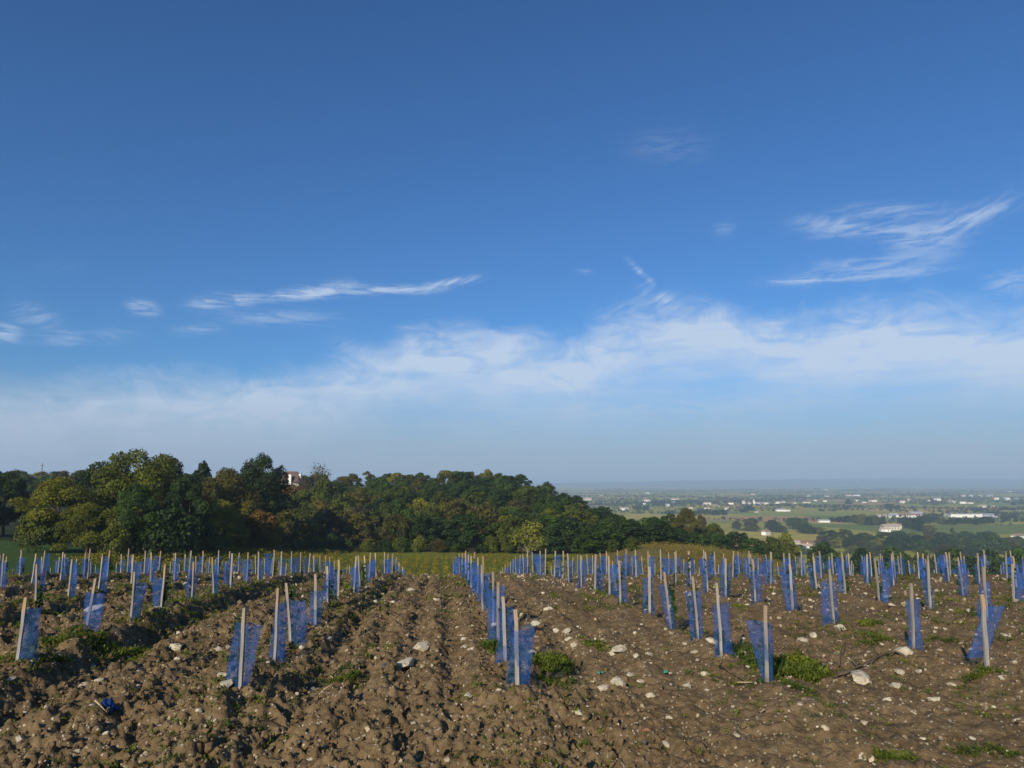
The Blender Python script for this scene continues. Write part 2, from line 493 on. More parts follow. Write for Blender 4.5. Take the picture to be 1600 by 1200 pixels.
def leafy(name, col=None, var=0.4, scale=0.7, trans=0.35, objcol=False, hue=(1.35, 1.05, 0.6)):
    """leaf: diffuse with light coming through the blade"""
    m, t, b = material(name, 0.6, 0.25)
    geo = t.n('ShaderNodeNewGeometry').outputs['Position']
    n = t.noise(geo, scale, 3.0, 0.6)
    n2 = t.noise(geo, scale * 9, 2.0, 0.5)
    base = t.n('ShaderNodeObjectInfo').outputs['Color'] if objcol else (*col, 1)
    if not objcol:
        rgb = t.n('ShaderNodeRGB')
        rgb.outputs[0].default_value = base
        base = rgb.outputs[0]
    lo = t.mix(1.0, base, (1 - var, 1 - var, 1 - var), 'MULTIPLY')
    hi = t.mix(1.0, base, hue, 'MULTIPLY')
    c = t.mix(t.step(n, 0.35, 0.68), lo, hi)
    c = t.mix(t.step(n2, 0.3, 0.7), t.mix(1.0, c, (0.75, 0.75, 0.75), 'MULTIPLY'), c)
    t.put(b.inputs['Base Color'], c)
    tr = t.n('ShaderNodeBsdfTranslucent')
    t.put(tr.inputs[0], t.mix(1.0, c, (1.25, 1.2, 0.6), 'MULTIPLY'))
    mx = t.n('ShaderNodeMixShader')
    mx.inputs[0].default_value = trans
    t.t.links.new(b.outputs[0], mx.inputs[1])
    t.t.links.new(tr.outputs[0], mx.inputs[2])
    t.t.links.new(mx.outputs[0], t.t.nodes['Material Output'].inputs['Surface'])
    return m

# ploughed soil
m_soil, t, b = material('soil', 0.95, 0.1)
pos = t.n('ShaderNodeNewGeometry').outputs['Position']
n1 = t.noise(pos, 1.3, 5.0, 0.6)
n2 = t.noise(pos, 14.0, 5.0, 0.65)
n3 = t.noise(pos, 60.0, 4.0, 0.6)
c = t.ramp(n2, [(0.25, (0.088, 0.059, 0.030)), (0.5, (0.158, 0.109, 0.057)), (0.8, (0.228, 0.166, 0.094))])
c = t.mix(t.step(n1, 0.35, 0.65), t.mix(1.0, c, (0.86, 0.84, 0.80), 'MULTIPLY'), t.mix(1.0, c, (1.10, 1.09, 1.06), 'MULTIPLY'))
vor = t.n('ShaderNodeTexVoronoi')                # grit of crushed limestone
vor.inputs['Scale'].default_value = 34.0
t.put(vor.inputs['Vector'], pos)
vsep = t.n('ShaderNodeSeparateColor')
t.put(vsep.inputs[0], vor.outputs['Color'])
grit = t.m('MULTIPLY', t.m('LESS_THAN', vor.outputs['Distance'], 0.30), t.m('GREATER_THAN', vsep.outputs[0], 0.80))
grit = t.m('MULTIPLY', grit, t.step(n1, 0.3, 0.7, 0.3, 1.0))
c = t.mix(grit, c, (0.50, 0.43, 0.32))
t.put(b.inputs['Base Color'], c)
bump(t, b, t.m('ADD', t.m('MULTIPLY', n2, 0.6), t.m('MULTIPLY', n3, 0.4)), 0.9, 0.03)

def stone_mat(name, col, var=0.3):
    m, t, b = material(name, 0.9, 0.15)
    pos = t.n('ShaderNodeNewGeometry').outputs['Position']
    oi = t.n('ShaderNodeObjectInfo')
    n1, n2 = t.noise(pos, 9.0, 3.0, 0.6), t.noise(pos, 70.0, 5.0, 0.65)
    c = t.ramp(n1, [(0.3, tuple(x * (1 - var) for x in col)), (0.55, col), (0.75, tuple(min(.85, x * (1 + var * .8)) for x in col))])
    dirt = t.step(t.noise(pos, 26.0, 4.0, 0.7), 0.5, 0.68)
    c = t.mix(t.m('MULTIPLY', dirt, 0.7), c, (0.16, 0.115, 0.068))
    t.put(b.inputs['Base Color'], c)
    bump(t, b, n2, 0.8, 0.02)
    return m
m_stone = stone_mat('limestone', (0.56, 0.485, 0.345))
m_pebble = stone_mat('limestone_chips', (0.44, 0.36, 0.24), 0.5)
m_terra = stone_mat('terracotta', (0.36, 0.16, 0.085), 0.15)
m_dark = stone_mat('grey_flint', (0.13, 0.115, 0.10), 0.2)

# stake: weathered grey wood, rawer and more orange at the top
m_stake, t, b = material('stake_wood', 0.85, 0.15)
oc = t.n('ShaderNodeTexCoord').outputs['Object']
oi = t.n('ShaderNodeObjectInfo')
mp = t.n('ShaderNodeMapping')
mp.inputs['Scale'].default_value = (60, 60, 4)
t.put(mp.inputs['Vector'], oc)
grain = t.noise(mp.outputs[0], 1.0, 4.0, 0.6)
sz = t.n('ShaderNodeSeparateXYZ')
t.put(sz.inputs[0], oc)
grey = t.ramp(grain, [(0.25, (0.185, 0.165, 0.145)), (0.7, (0.375, 0.345, 0.305))])
raw = t.ramp(grain, [(0.25, (0.30, 0.19, 0.09)), (0.7, (0.47, 0.33, 0.19))])
tip = t.m('MULTIPLY', t.step(t.m('ADD', sz.outputs[2], t.m('MULTIPLY', grain, 0.06)), 0.50, 0.58), t.step(oi.outputs['Random'], 0.0, 1.0, 0.25, 0.95))
wood = t.mix(tip, grey, raw)
stain = t.step(t.m('ADD', sz.outputs[2], t.m('MULTIPLY', t.noise(oc, 30.0, 3.0, 0.6), 0.12)), 0.06, 0.18, 0.55, 0.0)
wood = t.mix(stain, wood, (0.11, 0.078, 0.045))
tone = t.step(t.m('FRACT', t.m('MULTIPLY', oi.outputs['Random'], 7.3)), 0.0, 1.0, 0.0, 0.32)
t.put(b.inputs['Base Color'], t.mix(tone, wood, (0.085, 0.075, 0.065)))
bump(t, b, grain, 0.5, 0.004)

# blue plastic netting: threads with holes in between
m_net, t, b = material('blue_netting', 0.5, 0.3)
oc = t.n('ShaderNodeTexCoord').outputs['Object']
oi = t.n('ShaderNodeObjectInfo')
nn = t.noise(oc, 9.0, 3.0, 0.6)
netc = t.mix(nn, (0.045, 0.150, 0.46), (0.110, 0.245, 0.62))
t.put(b.inputs['Base Color'], netc)
tl = t.n('ShaderNodeBsdfTranslucent')
t.put(tl.inputs[0], netc)
tp = t.n('ShaderNodeBsdfTransparent')
tp.inputs[0].default_value = (0.84, 0.88, 0.98, 1)
m1, m2 = t.n('ShaderNodeMixShader'), t.n('ShaderNodeMixShader')
m1.inputs[0].default_value = 0.4
t.t.links.new(b.outputs[0], m1.inputs[1])
t.t.links.new(tl.outputs[0], m1.inputs[2])
t.put(m2.inputs[0], t.step(t.noise(oc, 9.0, 2.0, 0.5), 0.25, 0.75, 0.12, 0.29))
t.t.links.new(tp.outputs[0], m2.inputs[1])
t.t.links.new(m1.outputs[0], m2.inputs[2])
t.t.links.new(m2.outputs[0], t.t.nodes['Material Output'].inputs['Surface'])

m_vine = leafy('vine_leaf', (0.040, 0.095, 0.024), 0.4, 6.0)
m_weed = leafy('weed_leaf', (0.130, 0.195, 0.030), 0.5, 2.2, 0.35, hue=(1.45, 1.15, 0.7))
m_tree = leafy('tree_leaf', None, 0.38, 0.22, 0.30, objcol=True, hue=(1.35, 1.25, 0.8))
m_vyard = leafy('old_vine_leaf', (0.205, 0.220, 0.020), 0.35, 0.12, 0.35, hue=(1.5, 1.05, 0.8))
m_vyard2 = leafy('autumn_vine_leaf', (0.27, 0.195, 0.026), 0.3, 0.10, 0.35, hue=(1.1, 1.15, 0.9))
m_bark = plain('bark', (0.085, 0.068, 0.05), 0.95, 0.35, 2.0)
m_bark_pale = plain('pale_bark', (0.30, 0.27, 0.21), 0.95, 0.3, 2.0)
m_twig = plain('dry_twig', (0.10, 0.07, 0.05), 0.9, 0.3, 20.0)
m_straw = plain('straw', (0.42, 0.33, 0.18), 0.9, 0.25, 20.0)

# ------------------------------------------------------------------ the wide ground, out to the horizon
m_gnd, t, b = material('ground', 0.95, 0.1)
pos = t.n('ShaderNodeNewGeometry').outputs['Position']
att = t.n('ShaderNodeAttribute', attribute_name='land')
psep = t.n('ShaderNodeSeparateXYZ')
t.put(psep.inputs[0], pos)
warp = t.noise(pos, 0.0016, 2.0, 0.5)
fx = t.m('ADD', t.m('MULTIPLY', psep.outputs[0], 0.0026), t.m('MULTIPLY', warp, 0.9))
fy = t.m('ADD', t.m('MULTIPLY', psep.outputs[1], 0.0042), t.m('MULTIPLY', warp, 1.3))
fv = t.n('ShaderNodeTexVoronoi', distance='CHEBYCHEV')
t.put(fv.inputs['Vector'], t.vec(fx, fy, 0.0))
fv.inputs['Scale'].default_value = 1.0
fsep = t.n('ShaderNodeSeparateColor')
t.put(fsep.inputs[0], fv.outputs['Color'])
fields = t.ramp(fsep.outputs[0], [(0.0, (0.189, 0.216, 0.031)), (0.16, (0.292, 0.266, 0.033)), (0.34, (0.228, 0.257, 0.040)), (0.5, (0.380, 0.308, 0.049)),
                                  (0.64, (0.141, 0.175, 0.026)), (0.78, (0.443, 0.308, 0.077)), (0.88, (0.253, 0.257, 0.033)), (0.95, (0.380, 0.226, 0.083))], 'CONSTANT')
rowtex = t.noise(pos, 0.06, 4.0, 0.6)
fields = t.mix(t.step(rowtex, 0.3, 0.7), t.mix(1.0, fields, (0.8, 0.8, 0.8), 'MULTIPLY'), t.mix(1.0, fields, (1.15, 1.12, 1.05), 'MULTIPLY'))
fine = t.noise(pos, 0.9, 5.0, 0.65)
loc = t.mix(t.step(fine, 0.3, 0.7), t.mix(1.0, att.outputs['Color'], (0.65, 0.68, 0.6), 'MULTIPLY'), t.mix(1.0, att.outputs['Color'], (1.2, 1.15, 1.0), 'MULTIPLY'))
t.put(b.inputs['Base Color'], t.mix(att.outputs['Alpha'], fields, loc))

def polar_grid(th0, th1, nth, rr, closed=False):
    th = np.linspace(th0, th1, nth, endpoint=not closed)
    TH_, RR = np.meshgrid(th, rr)
    X, Y = RR * np.sin(TH_), RR * np.cos(TH_)
    nr = len(rr)
    i, j = np.meshgrid(np.arange(nr - 1), np.arange(nth - (0 if closed else 1)), indexing='ij')
    j2 = (j + 1) % nth
    F = np.stack([i * nth + j, i * nth + j2, (i + 1) * nth + j2, (i + 1) * nth + j], -1).reshape(-1, 4)[:, ::-1]
    return X.ravel(), Y.ravel(), F
rr = np.concatenate(([0.4, 2, 6, 12, 20, 26], np.geomspace(30, 26000, 330)))
X, Y, F = polar_grid(-math.pi, math.pi, 760, rr, True)
Z = terr(X, Y)
hyp = np.hypot(X, Y)
infield = (hyp < 37) & (np.abs(np.arctan2(X, Y)) < 0.86)
Z = Z - np.where(infield, 0.55, 0.0)
me = mesh_np('ground', np.stack([X, Y, Z], 1), F, m_gnd, True)
T_ = X / np.maximum(Y, 1)
land = np.zeros((len(X), 4))
land[:] = (0.16, 0.12, 0.075, 1)                                                # bare soil round the camera
inb = lambda c: np.nonzero(c)[0]
land[inb((hyp > 34))] = (0.085, 0.080, 0.026, 1)                                # rough bank below the field
land[inb((Y > 60) & (T_ < -0.42) & (Y < 135))] = (0.052, 0.095, 0.020, 1)       # meadow
land[inb((Y > 60) & (T_ >= -0.42) & (T_ < 0.1) & (Y < 192))] = (0.150, 0.165, 0.028, 1)
land[inb((Y > 60) & (T_ >= 0.1) & (Y < 200))] = (0.17, 0.135, 0.04, 1)
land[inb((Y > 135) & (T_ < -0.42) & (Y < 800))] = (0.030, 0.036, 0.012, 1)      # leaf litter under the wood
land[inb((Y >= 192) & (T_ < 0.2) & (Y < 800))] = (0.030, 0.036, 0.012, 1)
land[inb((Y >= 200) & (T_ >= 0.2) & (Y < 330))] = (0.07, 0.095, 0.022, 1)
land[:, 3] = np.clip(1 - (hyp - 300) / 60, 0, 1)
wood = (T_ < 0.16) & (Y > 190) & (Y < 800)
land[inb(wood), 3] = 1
ca = me.color_attributes.new('land', 'FLOAT_COLOR', 'POINT')
ca.data.foreach_set('color', land.astype(np.float32).ravel())
tag(link('ground', me), kind='structure')

# ------------------------------------------------------------------ the ploughed field in front
rr = np.concatenate((np.geomspace(0.5, 2.6, 40, endpoint=False), np.geomspace(2.6, 11, 380, endpoint=False), np.geomspace(11, 37, 150)))
X, Y, F = polar_grid(-0.87, 0.87, 660, rr)
Z = soil(X, Y)
tag(link('ploughed_field', mesh_np('ploughed_field', np.stack([X, Y, Z], 1), F, m_soil, True)), kind='structure')

# ------------------------------------------------------------------ far low hills on the horizon
hx = np.linspace(-16000, 17000, 240)
hy = np.linspace(12500, 17500, 24)
HX, HY = np.meshgrid(hx, hy)
u = (HY - 12500) / 5000
prof = np.clip(np.sin(np.pi * np.clip(u, 0, 1)), 0, 1) ** 0.7
crest = 14 + 132 / (1 + np.exp(-(HX - 2500) / 2200.0)) + 60 * (fbm(HX / 1900, HY / 4000, 4, 9) - 0.5)
crest = np.where(HX < -3000, 110 + 40 * (fbm(HX / 2600, HY / 4000, 4, 9) - 0.5), crest)
HZ = -88 + prof * crest + 6 * (fbm(HX / 160, HY / 300, 2, 19) - 0.5)
i, j = np.meshgrid(np.arange(23), np.arange(239), indexing='ij')
F = np.stack([i * 240 + j, i * 240 + j + 1, (i + 1) * 240 + j + 1, (i + 1) * 240 + j], -1).reshape(-1, 4)
m_hill = plain('wooded_hills', (0.060, 0.080, 0.040), 0.95, 0.35, 0.004)
tag(link('hills', mesh_np('hills', np.stack([HX.ravel(), HY.ravel(), HZ.ravel()], 1), F, m_hill, True)), kind='structure')

# ------------------------------------------------------------------ trees
def limb_tubes(mb, base, top, r0, r1, rng, bend=0.06, n=6):
    base, top = Vector(base), Vector(top)
    L = (top - base).length
    pts, rad = [], []
    for i in range(5):
        f = i / 4
        p = base.lerp(top, f) + Vector(rng.normal(size=3)) * L * bend * math.sin(math.pi * f)
        pts.append(p)
        rad.append(r0 * (1 - f) + r1 * f)
    mb.tube(pts, rad, n)
    return pts
def tree_proto(name, seed, lobes, nleaf, leaf, trunk_h=2.6, trunk_r=0.22, limbs=7, bark=None, squash=0.98, inner=0.12, twigs=0):
    """a tree 10 m tall: trunk with limbs, crown of leaf-sized faces set on uneven lobes"""
    rng = np.random.default_rng(seed)
    mb = MB()
    topz = max(c[2] for c in lobes)
    pts = limb_tubes(mb, (0, 0, -0.6), (rng.normal() * .2, rng.normal() * .2, topz), trunk_r, 0.05, rng, 0.03, 7)
    order = list(range(len(lobes)))
    rng.shuffle(order)
    for q in order[:limbs]:
        c = lobes[q]
        f = rng.uniform(0.25, 0.6)
        b0 = pts[0].lerp(pts[-1], f)
        b0 = Vector((b0.x, b0.y, min(b0.z, c[2] - 0.2)))
        limb_tubes(mb, b0, c[:3], trunk_r * 0.45, 0.03, rng, 0.08, 5)
        for _ in range(twigs):
            d = rdir(1, rng)[0]
            d[2] = abs(d[2]) + 0.25
            limb_tubes(mb, Vector(c[:3]).lerp(b0, rng.uniform(0, .4)), Vector(c[:3]) + Vector(d) * c[3] * rng.uniform(.7, 1.15), 0.045, 0.012, rng, 0.08, 4)
    trunk = mb.mesh(name + '_trunk', bark or m_bark, True)
    LC = np.array([c[:3] for c in lobes])
    LR = np.array([c[3] for c in lobes])
    w = LR ** 2
    idx = rng.choice(len(lobes), nleaf, p=w / w.sum())
    d = rdir(nleaf, rng)
    d[:, 2] = np.where(d[:, 2] < -0.35, -d[:, 2], d[:, 2])
    rad = np.where(rng.random(nleaf) < inner, rng.uniform(0.2, 0.8, nleaf), rng.uniform(0.78, 1.06, nleaf))
    bumpy = 0.66 + 0.66 * fbm(d[:, 0] * 2.2 + idx * 3.1, d[:, 1] * 2.2 + d[:, 2] * 1.7, 3, seed)
    P = LC[idx] + d * (LR[idx] * rad * bumpy)[:, None] * np.array([1, 1, squash])
    # leave out what lies deep inside another lobe
    keep = np.ones(nleaf, bool)
    for q in range(len(lobes)):
        dd = np.linalg.norm((P - LC[q]) / np.array([1, 1, squash]), axis=1) / LR[q]
        keep &= ~((dd < 0.55) & (idx != q))
    keep &= (P[:, 2] > 0.15)
    P, d = P[keep], d[keep]
    N = d + rdir(len(P), rng) * 0.8
    D = np.cross(N, rdir(len(P), rng)) + np.array([0, 0, -0.15])
    L = leaf * rng.uniform(0.7, 1.4, len(P))
    V, F = kites(P, D, N, L * 1.25, L, 0.12)
    return trunk, mesh_np(name + '_crown', V, F, m_tree), 2 * float(np.percentile(np.abs(P[:, :2]), 97))
def lobes_round(seed, n=13, rx=3.6, z0=3.2, z1=8.2, r=(1.5, 2.4)):
    rng = np.random.default_rng(seed)
    out = []
    for i in range(n):
        f = (i + .5) / n
        z = z0 + (z1 - z0) * f
        w = rx * math.sqrt(max(0.05, 1 - ((f - 0.38) / 0.72) ** 2))
        a = i * 2.4 + rng.uniform(-.5, .5)
        q = w * rng.uniform(0.35, 0.95)
        out.append((q * math.cos(a), q * math.sin(a), z + rng.uniform(-.4, .4), rng.uniform(*r)))
    out.append((0, 0, z1 + 0.2, r[1] * 0.8))
    return out
def lobes_tall(seed, n=11, rx=0.8):
    rng = np.random.default_rng(seed)
    return [(rng.uniform(-rx, rx), rng.uniform(-rx, rx), 1.6 + 7.4 * (i + .5) / n, 1.35 * (1 - 0.55 * abs((i + .5) / n - .35))) for i in range(n)]
P_ = {}
for s in range(6):
    P_['round%d' % s] = tree_proto('broadleaf', 50 + s, lobes_round(50 + s, 24 + s % 4, 3.7 + .35 * (s % 3), 0.9 + .3 * (s % 2), 8.4, (.95, 1.75)), 5200, 0.36, inner=.2)
for s in range(3):
    P_['big%d' % s] = tree_proto('spreading', 80 + s, lobes_round(80 + s, 26, 4.4, 1.6, 8.6, (0.8, 1.7)), 19000, 0.165, inner=0.25)
P_['tall0'] = tree_proto('upright', 91, lobes_tall(91), 2600, 0.36)
P_['tall1'] = tree_proto('upright', 92, lobes_tall(92, 12, 1.5), 2800, 0.38)
P_['sparse'] = tree_proto('thin', 93, lobes_round(93, 12, 3.4, 3.6, 8.2, (1.2, 2.0)), 1500, 0.36, trunk_r=0.2, limbs=12, bark=m_bark_pale, inner=0.4, twigs=2)
P_['bare'] = tree_proto('leafless', 94, lobes_round(94, 13, 2.6, 4.0, 8.6, (1.0, 1.7)), 260, 0.30, trunk_r=0.16, limbs=13, inner=0.5, twigs=6)
P_['bush0'] = tree_proto('bushy', 95, lobes_round(95, 9, 4.2, 1.5, 6.8, (2.2, 3.2)), 3000, 0.5, trunk_r=0.2)
P_['bush1'] = tree_proto('bushy', 96, lobes_round(96, 8, 4.8, 1.2, 6.4, (2.0, 3.4)), 3000, 0.5, trunk_r=0.2)
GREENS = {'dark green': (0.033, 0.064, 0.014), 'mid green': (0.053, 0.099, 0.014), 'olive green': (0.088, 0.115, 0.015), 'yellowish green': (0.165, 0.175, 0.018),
          'brownish olive': (0.106, 0.099, 0.020), 'rusty orange': (0.163, 0.090, 0.016), 'golden yellow': (0.250, 0.260, 0.040), 'grey brown': (0.112, 0.098, 0.052)}
TREES = []
def put_tree(proto, x, y, z, sx, sz, hue, yaw=None, name='tree', jitter=True):
    tm, cm, _w = P_[proto]
    root = link(name, None)
    root.location = (x, y, z)
    root.rotation_euler = (0, 0, random.uniform(0, 6.28) if yaw is None else yaw)
    root.scale = (sx, sx, sz)
    link('trunk', tm, root)
    c = link('crown', cm, root)
    f = random.uniform(0.85, 1.18) if jitter else 1.0
    g = random.uniform(0.93, 1.08)
    col = GREENS[hue]
    c.color = (col[0] * f * g, col[1] * f, col[2] * f, 1)
    return root
def tree_top(proto, px, ytop, dist, wpx, hue, name='tree', sink=0.0):
    """a tree at a distance, its top at a photo row and its width in photo pixels"""
    d = pix_dir(px, ytop)
    k_ = dist / d.y
    x, zt = d.x * k_, EYE + d.z * k_
    zg = tz(x, dist) - sink
    H = max(zt - zg, 1.0)
    return put_tree(proto, x, dist, zg, wpx * dist / FPX / P_[proto][2], H / 9.6, hue, name=name)
def tree_base(proto, px, ybase, wpx, hpx, hue, name='tree'):
    x, y, z = pix_ground(px, ybase, ymin=250)
    s = math.hypot(x, y) / FPX * 0.97
    return put_tree(proto, x, y, z - 0.2, wpx * s / P_[proto][2], hpx * s / 9.6, hue, name=name)

# large trees on the left, beside the meadow
G_BIG = 'big trees beside the meadow'
for px, yt, dist, w, pr, hue, lab in [
    (15, 742, 150, 75, 'big1', 'dark green', 'dark tree cut by the left edge of the picture, behind the meadow'),
    (-45, 752, 140, 90, 'big2', 'dark green', 'dark tree mostly outside the left edge of the picture'),
    (95, 752, 122, 112, 'big0', 'yellowish green', 'broad yellowish-green tree in front of the dark trees, left of the tallest crown'),
    (62, 790, 118, 60, 'bush0', 'olive green', 'low olive bush at the meadow edge, leftmost under the broad yellowish tree'),
    (158, 729, 138, 105, 'big1', 'dark green', 'dark round tree between the yellowish tree and the tallest crown'),
    (212, 711, 130, 112, 'big2', 'olive green', 'tallest olive-green crown on the left, standing above all its neighbours'),
    (258, 718, 142, 90, 'big0', 'brownish olive', 'brownish-topped tree just right of the tallest crown on the left'),
    (215, 762, 119, 82, 'big1', 'mid green', 'mid-green tree low in front of the tallest left crown'),
    (140, 790, 115, 70, 'big2', 'yellowish green', 'yellow-green tree at the meadow edge, between broad yellowish tree and tallest crown'),
    (185, 805, 114, 42, 'bush1', 'olive green', 'small olive bush at the meadow edge beneath the tallest left crown'),
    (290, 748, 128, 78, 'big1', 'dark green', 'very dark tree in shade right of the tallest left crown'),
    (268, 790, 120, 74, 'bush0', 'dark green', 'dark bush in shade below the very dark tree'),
    (310, 722, 190, 36, 'tall1', 'dark green', 'small dark upright tree poking above the skyline, right of the tallest left crown'),
    (355, 738, 160, 92, 'big0', 'brownish olive', 'brownish-olive tree between the small upright tree and the dark dome'),
    (412, 717, 175, 74, 'big2', 'dark green', 'dark dome-shaped tree standing left of the white-walled house'),
    (345, 785, 140, 64, 'big2', 'yellowish green', 'yellow-green tree low on the slope below the brownish-olive tree'),
    (405, 800, 150, 52, 'round1', 'rusty orange', 'rusty orange small tree below the dark dome'),
    (325, 815, 132, 58, 'bush1', 'olive green', 'olive bush at the foot of the wood, left of the rusty small tree'),
    (450, 798, 165, 62, 'round4', 'brownish olive', 'brownish-olive tree below the white-walled house'),
    (456, 759, 262, 52, 'round3', 'rusty orange', 'reddish-brown tree directly below the white-walled house'),
    (375, 795, 148, 40, 'tall1', 'yellowish green', 'bright yellow-green narrow tree right of the low yellow-green tree'),
    (472, 744, 290, 28, 'bare', 'grey brown', 'leafless grey tree just right of the white-walled house'),
    (503, 727, 285, 40, 'bare', 'brownish olive', 'thin pale tree with bare top, second right of the white-walled house'),
    (505, 745, 270, 44, 'round2', 'olive green', 'olive tree beneath the thin bare-topped tree'),
    (116, 742, 180, 40, 'bare', 'grey brown', 'leafless twiggy tree on the skyline left of the tallest crown')]:
    tag(tree_top(pr, px, yt, dist, w, hue), lab, 'tree', G_BIG)

# the wood on the hill: rows up the slope
random.seed(5)
spots = []
yrow, kk = 197.0, 0
while yrow < 452:
    sp = 9.2 + (yrow - 195) * 0.011
    x = -0.76 * yrow + random.uniform(0, sp)
    while x < 0.215 * yrow:
        t_ = x / yrow
        lim = 452 if t_ < 0.03 else 440 - (t_ - 0.03) * 900
        yy = yrow + random.uniform(-7, 7)
        front_left = t_ < -0.42 and yrow < 300
        if yy < lim and not front_left and not (-0.335 < t_ < -0.27 and 255 < yy < 345):
            spots.append((x + random.uniform(-2, 2), yy, kk))
        x += sp * random.uniform(0.82, 1.2)
    yrow += 20.0
    kk += 1
sky_line = np.full(1700, 900.0)
seen = []
for (x, y, kq) in sorted(spots, key=lambda q: q[1]):
    p = project((x, y, tz(x, y) + 9.0))
    w_ = 4.0 * FPX / y
    i0, i1 = int(max(0, min(1690, p[0] - w_ + 50))), int(max(1, min(1699, p[0] + w_ + 50)))
    if i1 - i0 < 3:
        continue
    gain = float(np.clip(sky_line[i0:i1] - p[1], 0, 45).sum())
    if np.mean(sky_line[i0:i1] > p[1] + 2.0) > 0.4:
        seen.append((gain, x, y, kq))
        c_ = (i0 + i1) // 2
        h_ = max(2, int((i1 - i0) * .32))
        sky_line[c_ - h_:c_ + h_] = np.minimum(sky_line[c_ - h_:c_ + h_], p[1] + 2)
spots = [q[1:] for q in sorted(seen, reverse=True)[:182]]
bands = {}
for (x, y, kq) in spots:
    bands.setdefault(kq, []).append((x, y))
HUEW = ['dark green'] * 6 + ['mid green'] * 7 + ['olive green'] * 5 + ['yellowish green'] * 2 + ['brownish olive'] * 2 + ['grey brown']
BANDN = ['foot', 'second tier', 'third tier', 'fourth tier', 'fifth tier', 'sixth tier', 'seventh tier', 'eighth tier', 'ninth tier', 'tenth tier', 'eleventh tier', 'twelfth tier', 'topmost tier']
nwood = 0
for kq in sorted(bands):
    row = sorted(bands[kq], key=lambda p: p[0] / p[1])
    for n_, (x, y) in enumerate(row):
        hue = random.choice(HUEW)
        tt_ = x / y
        if 0.03 < tt_ < 0.1 and y > 330 and random.random() < .3:
            hue = random.choice(['rusty orange', 'brownish olive'])
        pr = random.choice(['round%d' % q for q in range(6)] + ['round0', 'round2', 'bush0', 'tall1'])
        H = random.uniform(7.8, 11.4) * (0.86 if kq == 0 else 1.0) * (1.0 - 0.25 * max(0, min(1, (tt_ - 0.06) / 0.1)))
        wd = random.uniform(8.6, 12.0) if not pr.startswith('tall') else random.uniform(5.0, 6.5)
        o = put_tree(pr, x, y, tz(x, y) - 0.3, wd / P_[pr][2], H / 9.6, hue, name='tree')
        where = 'at the foot of the wooded hill' if kq == 0 else BANDN[min(kq, 12)] + ' up the wooded hill'
        tag(o, f'{hue} tree, {ordn(n_)} from the left, {where}', 'tree', 'trees of the wood on the hill')
        nwood += 1
# bushes along the foot of the wood
for n_, px in enumerate(range(335, 1010, 27)):
    x, y, z = pix_ground(px + random.uniform(-6, 6), 863, ymin=60)
    y = min(max(y, 150), 192)
    x = (px - 800) / FPX * y
    hue = random.choice(['olive green', 'mid green', 'brownish olive', 'dark green', 'yellowish green', 'grey brown'])
    o = put_tree(random.choice(['bush0', 'bush1', 'round1']), x, y, tz(x, y) - 0.2, random.uniform(0.34, 0.6), random.uniform(0.28, 0.55), hue, name='bush')
    tag(o, f'low {hue} bush, {ordn(n_)} from the left along the foot of the wood', 'bush', 'bushes at the foot of the wood')
# pale tree alone in front of the wood
tag(tree_top('sparse', 826, 817, 165, 50, 'golden yellow', name='tree'), 'pale yellow-green tree with thin visible branches standing in front of the wood', 'tree')
# trees at the right end of the hill and below the golden vineyard
for px, yt, dist, w, pr, hue, lab in [
    (1015, 820, 225, 46, 'round0', 'dark green', 'dark tree at the right tip of the wood beside the golden vineyard'),
    (985, 812, 235, 44, 'round3', 'mid green', 'mid-green tree second from the right tip of the wood'),
    (1032, 813, 262, 34, 'round1', 'mid green', 'mid-green tree left of the tall dark tree beyond the golden vineyard'),
    (1050, 803, 285, 30, 'tall1', 'dark green', 'tall dark tree touching the left side of the big olive tree'),
    (1071, 797, 280, 44, 'big0', 'brownish olive', 'big rounded olive-brown tree rising above its neighbours beyond the golden vineyard'),
    (1094, 806, 300, 24, 'round4', 'grey brown', 'greyish-brown tree touching the right side of the big olive tree'),
    (1058, 826, 255, 40, 'bush0', 'dark green', 'dark bush below the big olive tree behind the golden vineyard'),
    (1084, 832, 258, 44, 'round2', 'mid green', 'mid-green tree right below the big olive tree'),
    (1112, 820, 290, 40, 'round5', 'olive green', 'olive tree right of the greyish-brown tree'),
    (1118, 834, 262, 42, 'round0', 'mid green', 'mid-green tree behind the middle of the golden vineyard'),
    (1148, 832, 275, 44, 'round3', 'dark green', 'dark green tree behind the right half of the golden vineyard'),
    (1176, 842, 268, 40, 'round1', 'mid green', 'mid-green tree at the right end of the golden vineyard'),
    (1204, 840, 290, 40, 'round4', 'olive green', 'olive tree right of the golden vineyard below the slanting white house'),
    (1228, 834, 310, 42, 'round2', 'yellowish green', 'yellowish tree left of the pink-roofed house'),
    (1222, 858, 250, 40, 'bush1', 'olive green', 'olive bush just above the stakes left of the pink-roofed house'),
    (1284, 850, 300, 44, 'round5', 'dark green', 'dark tree just right of the pink-roofed house'),
    (1345, 858, 330, 50, 'round2', 'dark green', 'dark tree just above the stakes below the belt of trees'),
    (1395, 857, 360, 52, 'round4', 'mid green', 'mid-green tree just above the stakes below the cream farmhouse'),
    (1440, 858, 340, 44, 'bush1', 'olive green', 'olive bush just above the stakes right of the farmhouse'),
    (1490, 859, 350, 52, 'round1', 'mid green', 'mid-green tree just above the stakes below the poplar'),
    (1540, 858, 330, 48, 'bush0', 'dark green', 'dark bush just above the stakes near the right edge'),
    (1590, 857, 340, 50, 'round3', 'mid green', 'mid-green tree just above the stakes at the right edge'),
    (1310, 862, 270, 46, 'bush0', 'mid green', 'mid-green bush above the stakes right of the dark tree')]:
    tag(tree_top(pr, px, yt, dist, w, hue), lab, 'tree', 'trees round the golden vineyard')

